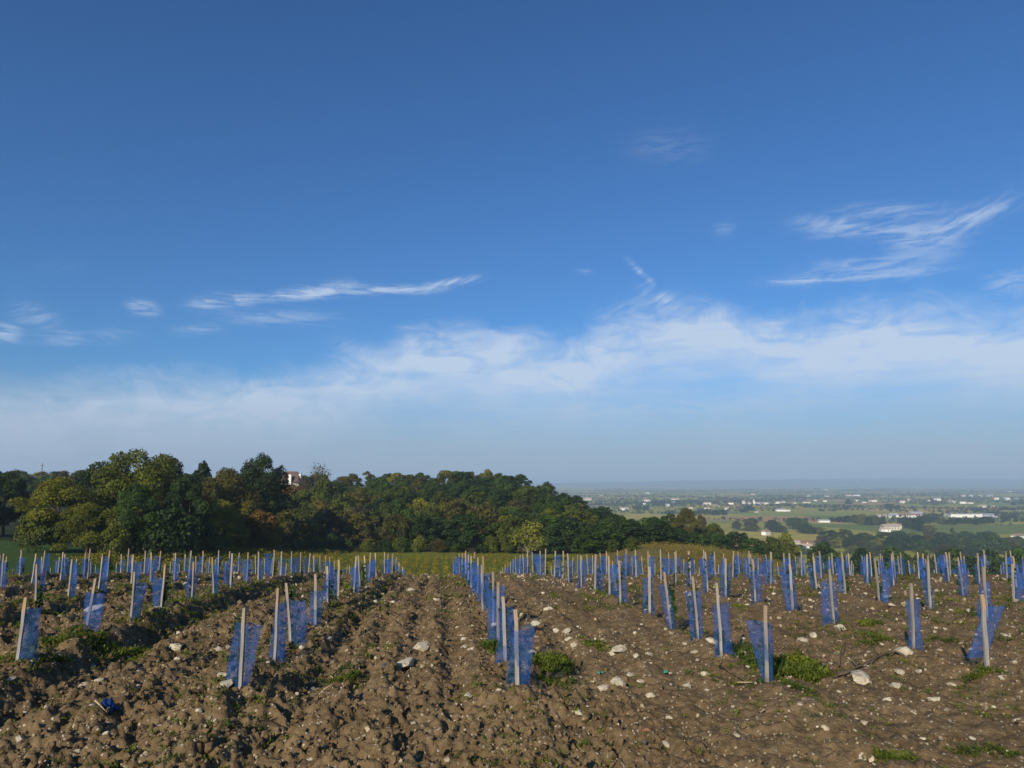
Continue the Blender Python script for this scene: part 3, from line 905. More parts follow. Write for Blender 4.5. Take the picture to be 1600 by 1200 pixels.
# ------------------------------------------------------------------ trees standing on the plain
random.seed(23)
PT = []
for px, yb, w, h in [(1152, 828, 15, 14), (1174, 830, 22, 19), (1207, 831, 24, 18), (1237, 822, 14, 12), (1246, 828, 30, 18), (1262, 834, 24, 12), (1279, 834, 20, 10),
                     (1222, 832, 14, 10), (1300, 851, 32, 20), (1322, 852, 22, 22), (1341, 851, 26, 14), (1362, 852, 26, 13), (1384, 850, 30, 16), (1408, 850, 26, 18), (1426, 850, 22, 16),
                     (1444, 864, 24, 18), (1456, 846, 22, 14), (1474, 850, 22, 15), (1490, 843, 6, 16), (1510, 846, 26, 14), (1532, 852, 30, 13), (1545, 840, 22, 9), (1553, 866, 38, 26),
                     (1575, 852, 22, 10), (1590, 850, 20, 10), (1335, 866, 30, 12), (1380, 868, 34, 14), (1480, 866, 30, 12), (1515, 868, 30, 12), (1250, 866, 22, 14),
                     (1288, 853, 22, 14), (1312, 856, 26, 16), (1332, 858, 24, 16), (1352, 846, 20, 12), (1352, 860, 26, 16), (1372, 858, 24, 15), (1396, 860, 28, 17), (1418, 860, 24, 17), (1436, 852, 20, 14), (1462, 860, 24, 16), (1488, 858, 24, 14), (1522, 858, 26, 15), (1538, 846, 20, 12), (1566, 862, 24, 16), (1586, 862, 24, 14), (1300, 815, 10, 7), (1312, 816, 13, 8), (1324, 816, 13, 9), (1337, 818, 14, 12), (1347, 820, 12, 15), (1357, 821, 12, 12), (1367, 821, 12, 13), (1378, 820, 10, 9),
                     (1412, 822, 16, 12), (1424, 826, 16, 15), (1434, 830, 18, 17), (1452, 832, 16, 10), (1446, 818, 16, 11), (1460, 816, 14, 8), (1472, 819, 14, 8), (1486, 820, 14, 8),
                     (1500, 819, 14, 8), (1514, 819, 15, 9), (1528, 820, 14, 8), (1542, 818, 16, 9), (1555, 808, 10, 8), (1570, 810, 14, 6), (1585, 809, 12, 6), (1596, 788, 10, 6),
                     (1105, 805, 13, 9), (1118, 805, 12, 8), (1130, 805, 12, 9), (1092, 803, 9, 7), (1084, 806, 6, 8), (1042, 803, 8, 6), (1052, 802, 8, 5), (1161, 800, 12, 6), (1172, 798, 14, 7),
                     (996, 796, 12, 6), (1008, 797, 8, 7), (1024, 790, 10, 5), (1034, 789, 10, 7), (1260, 793, 6, 5), (1285, 799, 10, 4), (1300, 799, 14, 4), (1322, 796, 7, 7), (1328, 788, 5, 8),
                     (1390, 795, 14, 7), (1402, 795, 10, 6), (1465, 795, 14, 4), (1585, 789, 8, 6), (1165, 792, 8, 4), (1230, 790, 8, 4), (1530, 800, 14, 4)]:
    hue = random.choice(['dark green', 'dark green', 'mid green', 'mid green', 'olive green'] + (['yellowish green', 'brownish olive'] if yb > 815 else []))
    pr = 'tall0' if h > 1.7 * w else random.choice(['round0', 'round1', 'round2', 'round5', 'bush0', 'bush1'])
    PT.append((px, yb, w, h, hue, pr))
def pband(y):
    return ('in the belt of trees just beyond the stakes' if y > 838 else 'among the nearer trees of the plain' if y > 812 else
            'in the middle of the plain' if y > 798 else 'far out on the plain')
cnt = {}
SMALL = [q for q in PT if q[2] * q[3] < 95]
PT = [q for q in PT if q[2] * q[3] >= 95]
for (px, yb, w, h, hue, pr) in sorted(PT):
    bn = pband(yb)
    n_ = cnt.get(bn, 0)
    cnt[bn] = n_ + 1
    tag(tree_base(pr, px, yb, w, h, hue), f'{hue} tree, {ordn(n_)} from the left {bn}', 'tree', 'trees standing on the plain')

# hedges and woods too far off to count
rng = np.random.default_rng(4)
HP = []
for q in range(400):
    Yc = math.exp(rng.uniform(math.log(1500), math.log(11500)))
    tcx = rng.uniform(-0.2, 0.85)
    if Yc < 2600 and rng.random() < 0.6:
        continue
    Ln = rng.uniform(60, 420) * (1 + Yc / 7000)
    dp = rng.uniform(4, 26) * (1 + Yc / 3500)
    an = rng.normal() * 0.35
    n = int(min(70, Ln / 7))
    s = rng.uniform(-.5, .5, n) * Ln
    o = rng.normal(size=n) * dp
    HP.append(np.stack([tcx * Yc + s * math.cos(an) - o * math.sin(an), Yc + s * math.sin(an) + o * math.cos(an), rng.uniform(4, 9, n)], 1))
for (px, yb, w, h, hue, pr) in SMALL:
    x, y, z = pix_ground(px, yb, ymin=250)
    s_ = y / FPX
    n = 10
    HP.append(np.stack([x + rng.uniform(-.4, .4, n) * w * s_, y + rng.uniform(-.4, .4, n) * w * s_, h * s_ * rng.uniform(.6, 1.0, n)], 1))
HP = np.concatenate(HP)
nq = 10
C = np.repeat(HP, nq, 0)
d = rdir(len(C), rng)
hh = C[:, 2]
P = np.stack([C[:, 0] + d[:, 0] * hh * .55, C[:, 1] + d[:, 1] * hh * .55, terr(C[:, 0], C[:, 1]) + hh * (0.5 + .45 * d[:, 2])], 1)
V, F = kites(P, rdir(len(P), rng), d + rdir(len(P), rng) * .5, hh * rng.uniform(.4, .8, len(P)), hh * rng.uniform(.35, .6, len(P)))
m_far = leafy('far_leaf', (0.036, 0.055, 0.020), 0.35, 0.01, 0.2)
tag(link('far_woodland', mesh_np('far_woodland', V, F, m_far)), 'dark hedges and woods strung across the distant plain', 'woodland', kind='stuff')

# ------------------------------------------------------------------ grown vineyards in the dip below the field
def vineyard(name, label, mat, x0, x1, y0, y1fn, seed, per_m=11, skip=None):
    rng = np.random.default_rng(seed)
    PX, PY, PZ_ = [], [], []
    a = x0
    while a < x1:
        ys = np.arange(y0, y1fn(a), 1.0 / per_m)
        ys = ys + rng.uniform(-.05, .05, len(ys))
        xs = a + TAN * (ys - 150) + rng.normal(size=len(ys)) * 0.34
        hgt = rng.uniform(0.25, 1.35, len(ys)) * (0.75 + 0.5 * fbm(xs / 3, ys / 3, 2, seed))
        PX.append(xs), PY.append(ys), PZ_.append(hgt)
        a += 2.1
    xs, ys, hg = map(np.concatenate, (PX, PY, PZ_))
    P = np.stack([xs, ys, terr(xs, ys) + hg], 1)
    d = rdir(len(P), rng)
    V, F = kites(P, rdir(len(P), rng), d, rng.uniform(.16, .34, len(P)), rng.uniform(.15, .28, len(P)), 0.1)
    return tag(link(name, mesh_np(name, V, F, mat)), label, 'vineyard', kind='stuff')
vineyard('vineyard', 'yellow-green grown vineyard in the dip below the wooded hill', m_vyard, -66, 2, 98, lambda a: 178 + 6 * math.sin(a / 17), 61, 16)
vineyard('vineyard', 'ochre grown vineyard between the central stakes and the pale tree', m_vyard2, 3.0, 26, 100, lambda a: 160, 62, 9)
vineyard('vineyard', 'golden vineyard on the slope right of the wood', m_vyard2, 34, 74, 98, lambda a: 178 - (a - 34) * 0.85, 63, 13)

# ------------------------------------------------------------------ houses
m_wall = plain('white_render', (0.74, 0.71, 0.64), 0.9, 0.10, 0.4)
m_wallc = plain('cream_stone', (0.56, 0.50, 0.40), 0.9, 0.18, 0.6)
m_roof = plain('clay_tiles', (0.30, 0.19, 0.13), 0.9, 0.25, 0.7)
m_roofp = plain('pale_clay_tiles', (0.42, 0.32, 0.25), 0.9, 0.25, 0.7)
m_roofm = plain('brown_slates', (0.12, 0.075, 0.062), 0.85, 0.25, 0.8)
m_sheet = plain('grey_sheet_metal', (0.36, 0.38, 0.42), 0.5, 0.1, 0.2, 0.4)
m_glass = plain('dark_window', (0.03, 0.035, 0.045), 0.2, 0.2, 1.0, 0.5)
def house(x, y, z, w, d, h, rh, yaw, wall, roof, name='house', chimney=False, windows=0, hip=0.0, wing=False):
    root = link(name, None)
    root.location = (x, y, z)
    root.rotation_euler = (0, 0, yaw)
    MB().box(-w / 2, w / 2, -d / 2, d / 2, -1.0, h).build('wall', wall, root)
    e, ov = 0.4, 0.05 * min(w, d) + 0.2
    a, b_ = w / 2 + ov, d / 2 + ov
    rx = w / 2 + ov - hip * w / 2
    z0 = h + 0.003
    mb = MB().add([(-a, -b_, z0), (a, -b_, z0), (a, b_, z0), (-a, b_, z0), (-rx, 0, z0 + rh), (rx, 0, z0 + rh)],
                  [(0, 1, 5, 4), (2, 3, 4, 5), (1, 2, 5), (3, 0, 4), (3, 2, 1, 0)])
    ro = mb.build('roof', roof, root)
    if chimney:
        MB().box(w * .22, w * .22 + 1.0, -.5, .5, h + rh * .5, h + rh + 1.3).build('chimney', wall, ro)
    for q in range(windows):
        cx = -w / 2 + w * (q + .5) / windows
        ww = min(1.2, w / windows * .35)
        MB().box(cx - ww / 2, cx + ww / 2, -d / 2 - .06, -d / 2 + .1, h * .3, h * .72).build('window', m_glass, root)
    return root
def house_px(px, yb, wpx, hpx, wall, roof, yaw=0.0, name='house', rf=0.35, **kw):
    x, y, z = pix_ground(px, yb, ymin=250)
    s = math.hypot(x, y) / FPX * 0.97
    w, ht = wpx * s, hpx * s
    return house(x, y, z, w, min(w * .55, 16 + w * .1), ht * (1 - rf), ht * rf, yaw, wall, roof, name, **kw)
# the house on the hill, left
dz = 320.0
dd = pix_dir(457, 762)
hx_, hzz = dd.x * dz / dd.y, EYE + dd.z * dz / dd.y
hs = dz / FPX
hill = link('hill_house', None)
hill.location = (hx_, dz, hzz - 3.0)
MB().box(-15 * hs, 13 * hs, -3.5, 3.5, -2, 3.0 + 7 * hs).build('wall', m_wallc, hill)
rz = 3.003 + 7 * hs
rf_ = MB().add([(-16 * hs, -4, rz), (14.5 * hs, -4, rz), (14.5 * hs, 4, rz), (-16 * hs, 4, rz), (-13 * hs, 0, rz + 18 * hs), (7 * hs, 0, rz + 18 * hs)],
               [(0, 1, 5, 4), (2, 3, 4, 5), (1, 2, 5), (3, 0, 4), (3, 2, 1, 0)]).build('roof', m_roofm, hill)
MB().box(-2.2 * hs, 2.0 * hs, -4.5, -3.2, 3, rz + 13 * hs).build('chimney', m_wall, hill)
MB().box(9.5 * hs, 13.0 * hs, -.8, .8, rz + 2, rz + 14 * hs).build('chimney', m_wall, rf_)
MB().box(-10 * hs, -6 * hs, -3.56, -3.4, 3.2, 3.0 + 5 * hs).build('window', m_glass, hill)
MB().box(5 * hs, 8 * hs, -3.56, -3.4, 3.2, 3.0 + 5 * hs).build('window', m_glass, hill)
tag(hill, 'white-walled house with steep brown roof and pale chimneys on the wooded ridge', 'house')

random.seed(9)
spec = [
    (1391, 828, 22, 8, m_wallc, m_roofp, 'long cream farmhouse with pale tiled roof among trees on the near plain', dict(windows=5, chimney=True)),
    (1383, 831, 13, 6, m_wall, m_roofp, 'low white outbuilding left in front of the cream farmhouse', dict(windows=2)),
    (1402, 826, 10, 7, m_wallc, m_roof, 'small gabled barn at the right end of the cream farmhouse', dict()),
    (1420, 809, 34, 6, m_wall, m_roof, 'long white hall with brown roof in the middle of the plain', dict(windows=0)),
    (1431, 805, 16, 5, m_wall, m_sheet, 'pale shed behind the right half of the brown-roofed hall', dict()),
    (1396, 809, 11, 6, m_wall, m_sheet, 'white gabled shed left of the brown-roofed hall', dict()),
    (1377, 808, 13, 4, m_wallc, m_roofp, 'cream shed leftmost in the group of the brown-roofed hall', dict()),
    (1500, 808, 28, 5, m_wall, m_sheet, 'long flat white warehouse on the right of the plain', dict(rf=0.15)),
    (1523, 808, 16, 5, m_wall, m_sheet, 'white warehouse block adjoining the right end of the long one', dict(rf=0.15)),
    (1546, 808, 22, 5, m_sheet, m_sheet, 'grey sheet-metal shed right of the white warehouses', dict(rf=0.25)),
    (1481, 807, 9, 4, m_wallc, m_roofp, 'small cream shed left of the long white warehouse', dict()),
    (1287, 816, 15, 4, m_wall, m_sheet, 'single white bungalow at the left end of the tree line on the plain', dict()),
    (1197, 836, 13, 8, m_wall, m_roof, 'white house with slanting roof standing by dark trees left of the plain', dict(yaw=0.7, windows=2)),
    (1257, 859, 20, 9, m_wall, m_roofp, 'white house with pinkish roof just above the stakes', dict(windows=3, chimney=True)),
    (1240, 853, 17, 8, m_wallc, m_roofp, 'pink-roofed cream house half hidden left of the white one above the stakes', dict(windows=2)),
    (1592, 842, 18, 7, m_wall, m_roof, 'house with grey-white gable at the right edge of the picture', dict(yaw=0.5, windows=2)),
    (1220, 799, 14, 4, m_wall, m_sheet, 'long white house left of centre on the plain, below the church', dict()),
    (1230, 799, 8, 3, m_wall, m_roofp, 'low white annex at the right end of the long white house', dict()),
]
for px, yb, w, h, wl, rf, lab, kw in spec:
    tag(house_px(px, yb, w, h, wl, rf, **{'yaw': random.uniform(-.15, .15), **kw}), lab, 'house', 'buildings on the plain')
HS = [(916, 782, 20, 4), (955, 786, 10, 2), (975, 797, 16, 4), (1010, 784, 14, 4), (1007, 788, 7, 2), (1043, 792, 9, 4), (1052, 787, 6, 3), (1055, 781, 15, 2), (1079, 795, 8, 3),
      (1105, 788, 14, 3), (1104, 795, 10, 2), (1121, 792, 7, 3), (1127, 794, 4, 3), (1136, 797, 9, 4), (1142, 788, 10, 3), (1162, 787, 6, 4), (1170, 788, 8, 3), (1186, 788, 8, 3),
      (1196, 788, 11, 3), (1207, 788, 8, 2), (1215, 787, 8, 3), (1223, 786, 9, 3), (1241, 787, 7, 2), (1182, 801, 7, 2), (1260, 786, 14, 2), (1264, 776, 8, 2), (1292, 776, 9, 1.5),
      (1325, 775, 12, 2), (1338, 775, 12, 2), (1274, 783, 6, 2), (1289, 784, 7, 2), (1337, 783, 6, 2), (1350, 786, 8, 2), (1364, 784, 13, 3), (1397, 776, 5, 2), (1384, 782, 4, 2),
      (1410, 787, 9, 4), (1421, 783, 6, 3), (1420, 779, 5, 2), (1450, 783, 6, 2), (1464, 782, 12, 3), (1480, 778, 4, 4), (1487, 786, 14, 3), (1504, 787, 10, 3), (1516, 787, 9, 2),
      (1505, 776, 8, 2), (1517, 776, 6, 2), (1531, 776, 6, 2), (1546, 776, 10, 2), (1557, 781, 7, 3), (1573, 781, 9, 3), (1588, 781, 8, 2), (1535, 794, 12, 4), (1552, 794, 6, 3),
      (1176, 774, 7, 2), (1012, 771, 8, 1.5), (1310, 800, 4, 3), (940, 775, 7, 1.5), (1098, 777, 7, 2), (1575, 769, 10, 1.5), (1290, 766, 6, 1.2)]
cnt = {}
for (px, yb, w, h) in sorted(q for q in HS if q[2] >= 6):
    band = 'in the farthest line of buildings' if yb < 779 else 'in the middle village line on the plain' if yb < 790 else 'on the nearer open fields of the plain'
    n_ = cnt.get(band, 0)
    cnt[band] = n_ + 1
    wl, wn = random.choice([(m_wall, 'white'), (m_wall, 'white'), (m_wallc, 'cream')])
    rfm = random.choice([m_roofp, m_roof, m_roofp, m_sheet])
    o = house_px(px, yb, w * .75, h * 1.15, wl, rfm, random.uniform(-.3, .3))
    tag(o, f'small {wn} house, {ordn(n_)} from the left {band}', 'house', 'buildings on the plain')
# church
x, y, z = pix_ground(1178, 788, ymin=250)
s = y / FPX
ch = link('church', None)
ch.location = (x, y, z)
MB().box(-1.2 * s, 1.2 * s, -1.2 * s, 1.2 * s, -1, 5.2 * s).build('tower', m_wall, ch)
MB().add([(-1.3 * s, -1.3 * s, 5.2 * s + .01), (1.3 * s, -1.3 * s, 5.2 * s + .01), (1.3 * s, 1.3 * s, 5.2 * s + .01), (-1.3 * s, 1.3 * s, 5.2 * s + .01), (0, 0, 8.6 * s)],
         [(0, 1, 4), (1, 2, 4), (2, 3, 4), (3, 0, 4), (3, 2, 1, 0)]).build('spire', m_wallc, ch)
MB().box(1.2 * s, 7 * s, -1.3 * s, 1.3 * s, -1, 2.2 * s).build('nave', m_wall, ch)
MB().add([(1.2 * s, -1.5 * s, 2.2 * s + .01), (7.2 * s, -1.5 * s, 2.2 * s + .01), (7.2 * s, 1.5 * s, 2.2 * s + .01), (1.2 * s, 1.5 * s, 2.2 * s + .01), (1.2 * s, 0, 3.6 * s), (7.2 * s, 0, 3.6 * s)],
         [(0, 1, 5, 4), (2, 3, 4, 5), (1, 2, 5), (3, 0, 4), (3, 2, 1, 0)]).build('roof', m_roof, ch)
tag(ch, 'white village church with pointed tower on the plain', 'church')

# utility pole on the left skyline
pd = 230.0
d0 = pix_dir(66, 724)
xx, zt = d0.x * pd / d0.y, EYE + d0.z * pd / d0.y
zb = tz(xx, pd)
pole = link('utility_pole', None)
pole.location = (xx, pd, zb)
MB().tube([(0, 0, -.5), (0.1, 0, zt - zb)], [0.16, 0.10], 8).build('post', m_bark, pole)
arm = MB().box(-.7, .8, -.05, .05, zt - zb - .62, zt - zb - .5).build('crossarm', m_bark, pole)
for q in (-.6, .25, .7):
    MB().tube([(q, 0, zt - zb - .5), (q, 0, zt - zb - .25)], [.07, .05], 6).build('insulator', m_wall, arm)
tag(pole, 'thin utility pole with crossarm on the left skyline', 'pole')

# ------------------------------------------------------------------ young vines: stake, blue netting sleeve, shoots
def stake_mesh(seed):
    rng = np.random.default_rng(seed)
    H = 0.655 + rng.uniform(-.03, .03)
    wx, wy = 0.0130 * rng.uniform(.9, 1.15), 0.0115 * rng.uniform(.9, 1.15)
    zs = [-0.15, 0.1, 0.25, 0.4, 0.52, H]
    V, F = [], []
    for i, z in enumerate(zs):
        ox, oy = rng.normal() * .0025, rng.normal() * .0025
        k_ = 1 - 0.06 * i / 5
        for (a, b_) in ((-1, -1), (1, -1), (1, 1), (-1, 1)):
            V.append((a * wx * k_ + ox + rng.normal() * .001, b_ * wy * k_ + oy, z + (rng.uniform(-.006, .006) if i == 5 else 0)))
    for i in range(5):
        for j in range(4):
            a, b_ = i * 4 + j, i * 4 + (j + 1) % 4
            F.append((a, b_, b_ + 4, a + 4))
    F += [(3, 2, 1, 0), (20, 21, 22, 23)]
    return mesh_py('stake', V, F, m_stake)
def sleeve_mesh(bo, bw, to, tw, z0, h, depth, seed):
    """flattened tube of netting, open at the top, creased"""
    rng = np.random.default_rng(seed)
    n, rows = 18, 9
    th = np.linspace(0, 2 * np.pi, n, endpoint=False)
    V = []
    ph = rng.uniform(0, 6, 4)
    for i in range(rows):
        f = i / (rows - 1)
        cx = bo + (to - bo) * f + 0.008 * math.sin(3 * f + ph[0])
        w = bw + (tw - bw) * f + 0.006 * math.sin(5 * f + ph[1])
        dp = depth * (0.75 + 0.5 * math.sin(2.5 * f + ph[2]) ** 2)
        c, s = np.cos(th), np.sin(th)
        x = cx + w * np.sign(c) * np.abs(c) ** 0.85
        y = 0.024 + dp * s + 0.006 * np.sin(3 * th + 4 * f + ph[3])
        z = z0 + (h - z0) * f + (0.015 * np.sin(th * 1 + ph[1]) + 0.008 * np.sin(3 * th + ph[2])) * (1.0 if i == rows - 1 else 0.3)
        V += list(zip(x, y, z))
    F = []
    for i in range(rows - 1):
        for j in range(n):
            a, b_ = i * n + j, i * n + (j + 1) % n
            F.append((a, b_, b_ + n, a + n))
    return mesh_py('sleeve', V, F, m_net, True)
def vine_mesh(seed, n, h0, h1, w, cx):
    rng = np.random.default_rng(seed)
    P = np.stack([cx + np.clip(rng.normal(size=n), -1.3, 1.3) * w * .8, 0.030 + np.clip(rng.normal(size=n), -1, 1) * 0.009, rng.uniform(h0, h1, n)], 1)
    N = rdir(n, rng) + np.array([0, -0.7, 0.4])
    D = rdir(n, rng) + np.array([0, 0, -.3])
    L = rng.uniform(.035, .065, n)
    V, F = kites(P, D, N, L, L * .85, 0.15)
    mb = MB()
    mb.tube([(cx, .024, -.03), (cx + .01, .03, h1 * .5), (cx - .01, .02, h1 * .95)], [.007, .005, .003], 5)
    nv = len(V)
    Fl = [tuple(f) for f in F] + [tuple(i + nv for i in f) for f in mb.F]
    return mesh_py('vine', np.concatenate((V, np.array(mb.V))), Fl, m_vine)
STAKES = [stake_mesh(400 + i) for i in range(7)]
SLEEVES = []
_r = np.random.default_rng(77)
for i in range(16):
    bw, tw = _r.uniform(.055, .095), _r.uniform(.065, .115)
    bo = _r.uniform(-.05, .06)
    SLEEVES.append((sleeve_mesh(bo, bw, bo + _r.uniform(-.05, .06), tw, -.04, _r.uniform(.48, .56), _r.uniform(.018, .04), 500 + i), bo))
VINES = [vine_mesh(600 + i, 34 + 12 * (i % 4), .02, (.24, .32, .42, .5, .6)[i % 5], .035 + .008 * (i % 3), 0.015 * (i % 4) - .02) for i in range(12)]
SPECIAL = {   # bottom offset, bottom half width, top offset, top half width, lift, height, stake lean, description
    (-1, 0): (-.055, .085, .045, .108, -.04, .545, .015, 'orange-topped stake with blue sleeve skewed to the right'),
    (-1, 1): (.012, .078, .022, .062, -.04, .545, .0, 'grey stake in a narrow upright blue sleeve'),
    (-1, 2): (.065, .085, .035, .105, -.03, .46, -.10, 'stake leaning left with its leafy blue sleeve on the right'),
    (0, 0): (-.02, .088, .05, .098, -.05, .50, -.02, 'tall weathered stake with square-topped blue sleeve among weeds'),
    (1, 0): (.005, .058, -.028, .103, .02, .49, .01, 'stake with blue sleeve narrowing to its foot, large weed beside it'),
    (1, 1): (.03, .085, .028, .085, -.03, .49, -.03, 'orange stake with broad blue sleeve and white stone below'),
    (1, 2): (-.005, .06, -.035, .095, -.03, .50, -.05, 'pale stake with blue sleeve narrowing downwards'),
    (2, 0): (-.075, .085, .135, .10, .13, .56, .0, 'bare-footed stake with blue sleeve slumped far to the right'),
    (2, 1): (.03, .075, .055, .072, -.02, .49, .03, 'grey stake with upright blue sleeve right of a dry branch'),
    (2, 2): (-.03, .095, -.02, .10, -.03, .5, -.03, 'bright stake with wide blue sleeve at the end of the weeds'),
    (-2, 0): (.07, .08, .085, .085, -.04, .52, .06, 'stake with a leafy blue sleeve to its right, weeds at its foot'),
    (-2, 1): (.045, .085, .08, .105, -.04, .50, .10, 'stake leaning right in a wide blue sleeve'),
    (-2, 2): (.03, .06, .09, .075, -.03, .46, .03, 'upright stake with leafy blue sleeve leaning to the right'),
    (-2, 3): (-.02, .055, -.06, .11, -.04, .49, .06, 'orange-tipped stake with blue sleeve flaring out to the left'),
}
ROWZ = {
    -1: [5.72, 6.9, 7.62, 9.0, 10.3, 11.3, 12.75, 14.0, 15.0, 16.3, 17.8, 19.8, 21.2, 23.0, 24.1, 25.4, 27.0, 28.8, 30.2],
    0: [5.92, 6.95, 7.85, 8.9, 10.0, 11.1, 12.3, 13.4, 14.6, 15.7, 16.9, 18.0, 19.1, 20.3, 21.4, 22.5, 23.7, 24.8, 26.0, 27.2, 28.4],
    1: [6.14, 7.1, 7.72, 8.72, 9.62, 10.75, 11.75, 12.9, 14.0, 15.1, 16.2, 17.3, 18.4, 19.6, 20.8, 22.0, 23.2, 24.4, 25.6, 26.8, 28.0, 29.2, 30.4],
    2: [6.42, 7.4, 8.85, 9.9, 11.0], -2: [6.7, 7.94, 9.04, 10.14, 11.27, 12.3], -3: [9.7, 10.8], 3: [9.15, 10.15, 11.3],
}
random.seed(31)
def rowname(r):
    if r == 0:
        return 'central row'
    return f'{ordn(abs(r) - 1)} row {"left" if r < 0 else "right"} of the central row'
PLANTS = []
for r in sorted(ROWS, key=abs):
    zs = list(ROWZ.get(r, []))
    step = 0.94 if r >= 2 else 1.10
    zc = (zs[-1] + step) if zs else 6.3 + random.uniform(0, 1.0)
    while zc < 33.0:
        if random.random() > 0.03:
            zs.append(zc + random.uniform(-.1, .1))
        zc += step
    for i_, zc in enumerate(zs):
        x = ROWS[r] + TAN * zc + (0 if zc < 8 else random.uniform(-.05, .05))
        z = hz(x, zc)
        pt = project((x, zc, z + .62))
        if -8 < pt[0] < 1608 and clear((x, zc, z + .60)):
            PLANTS.append((zc, r, i_, x, z))
PLANTS.sort()
nth = {}
FARV, FARF, FARM = [], [], []
def into_far(me, mat_index, M):
    base = sum(len(v) for v in FARV)
    FARV.append([M @ v.co for v in me.vertices])
    for p in me.polygons:
        FARF.append(tuple(base + q for q in p.vertices))
        FARM.append(mat_index)
vine_count = len(PLANTS)
for k_, (zc, r, i_, x, z) in enumerate(PLANTS):
    n_ = nth.get(r, 0)
    nth[r] = n_ + 1
    sp = SPECIAL.get((r, i_))
    lean = sp[6] if sp else random.gauss(0, .035)
    st_rot = (random.gauss(0, .025), lean, random.uniform(-.25, .25))
    st_scale = random.uniform(.94, 1.05)
    if sp:
        sl_me, bo, sl_rot, sl_scale = sleeve_mesh(*sp[:6], .03, 900 + r * 10 + i_), sp[0], (0, 0, 0), (1, 1, 1)
    else:
        sl_me, bo = random.choice(SLEEVES)
        sl_rot = (random.gauss(0, .04), lean * .6 + random.gauss(0, .05), random.gauss(0, .5))
        sl_scale = (random.choice((-1, 1)) * random.uniform(.85, 1.15), 1, random.uniform(.9, 1.06))
    st_me = random.choice(STAKES)
    if k_ >= 300:
        from mathutils import Euler
        T = Matrix.Translation((x, zc, z))
        into_far(st_me, 0, T @ Euler(st_rot).to_matrix().to_4x4())
        into_far(sl_me, 1, T @ Euler(sl_rot).to_matrix().to_4x4())
        continue
    root = link('staked_vine', None)
    root.location = (x, zc, z)
    st = link('stake', st_me, root)
    st.rotation_euler = st_rot
    st.scale = (1, 1, st_scale)
    sl = link('sleeve', sl_me, root)
    sl.rotation_euler = sl_rot
    sl.scale = sl_scale
    if random.random() < 0.88 and (r, i_) != (2, 0):
        vn = link('vine', random.choice(VINES), root)
        vn.location = (bo * .7, 0, 0)
        vn.rotation_euler = (0, lean * .6, sl_rot[2])
    if sp:
        lab = f'{sp[7]}, {"front" if n_ == 0 else ordn(n_)} of row'
    else:
        lab = f'blue-sleeved stake, {ordn(n_)} from the front, {rowname(r)}'
    tag(root, lab, 'vine stake', 'staked young vines in rows')
if FARV:
    me = bpy.data.meshes.new('far_staked_vines')
    me.from_pydata([v for q in FARV for v in q], [], FARF)
    me.materials.append(m_stake)
    me.materials.append(m_net)
    me.polygons.foreach_set('material_index', FARM)
    tag(link('far_staked_vines', me), 'farthest staked vines peeping over the brow of the field', 'vine stakes', kind='stuff')

# ------------------------------------------------------------------ stones
def hull(seed, n=20, dims=(1, .8, .6), jag=.25):
    rng = np.random.default_rng(seed)
    p = rdir(n, rng) * np.array(dims) * rng.uniform(1 - jag, 1, (n, 1)) * .5
    bm = bmesh.new()
    for q in p:
        bm.verts.new(q)
    res = bmesh.ops.convex_hull(bm, input=bm.verts)
    loose = [v for v in bm.verts if not v.link_faces]
    bmesh.ops.delete(bm, geom=loose, context='VERTS')
    bmesh.ops.triangulate(bm, faces=bm.faces)
    bm.verts.index_update()
    V = np.array([v.co[:] for v in bm.verts])
    F = np.array([[v.index for v in f.verts] for f in bm.faces])
    bm.free()
    return V, F
ROCKS = []
for i in range(14):
    q = np.random.default_rng(800 + i)
    ROCKS.append(hull(810 + i, 24, (1, q.uniform(.65, .95), q.uniform(.5, .85)), .3))
def place_stone(x, y, size, mat, i, sink=.3, name='stone', flat=1.0):
    V, F = ROCKS[i % len(ROCKS)]
    key = (i % len(ROCKS), mat.name)
    if key not in place_stone.cache:
        place_stone.cache[key] = mesh_np('stone', V, F, mat)
    o = link(name, place_stone.cache[key])
    z = hz(x, y, True)
    o.location = (x, y, z + size * .30 * flat - size * sink * .55)
    o.scale = (size, size, size * flat)
    o.rotation_euler = (random.uniform(-.35, .35), random.uniform(-.35, .35), random.uniform(0, 6.28))
    return o
place_stone.cache = {}
random.seed(41)
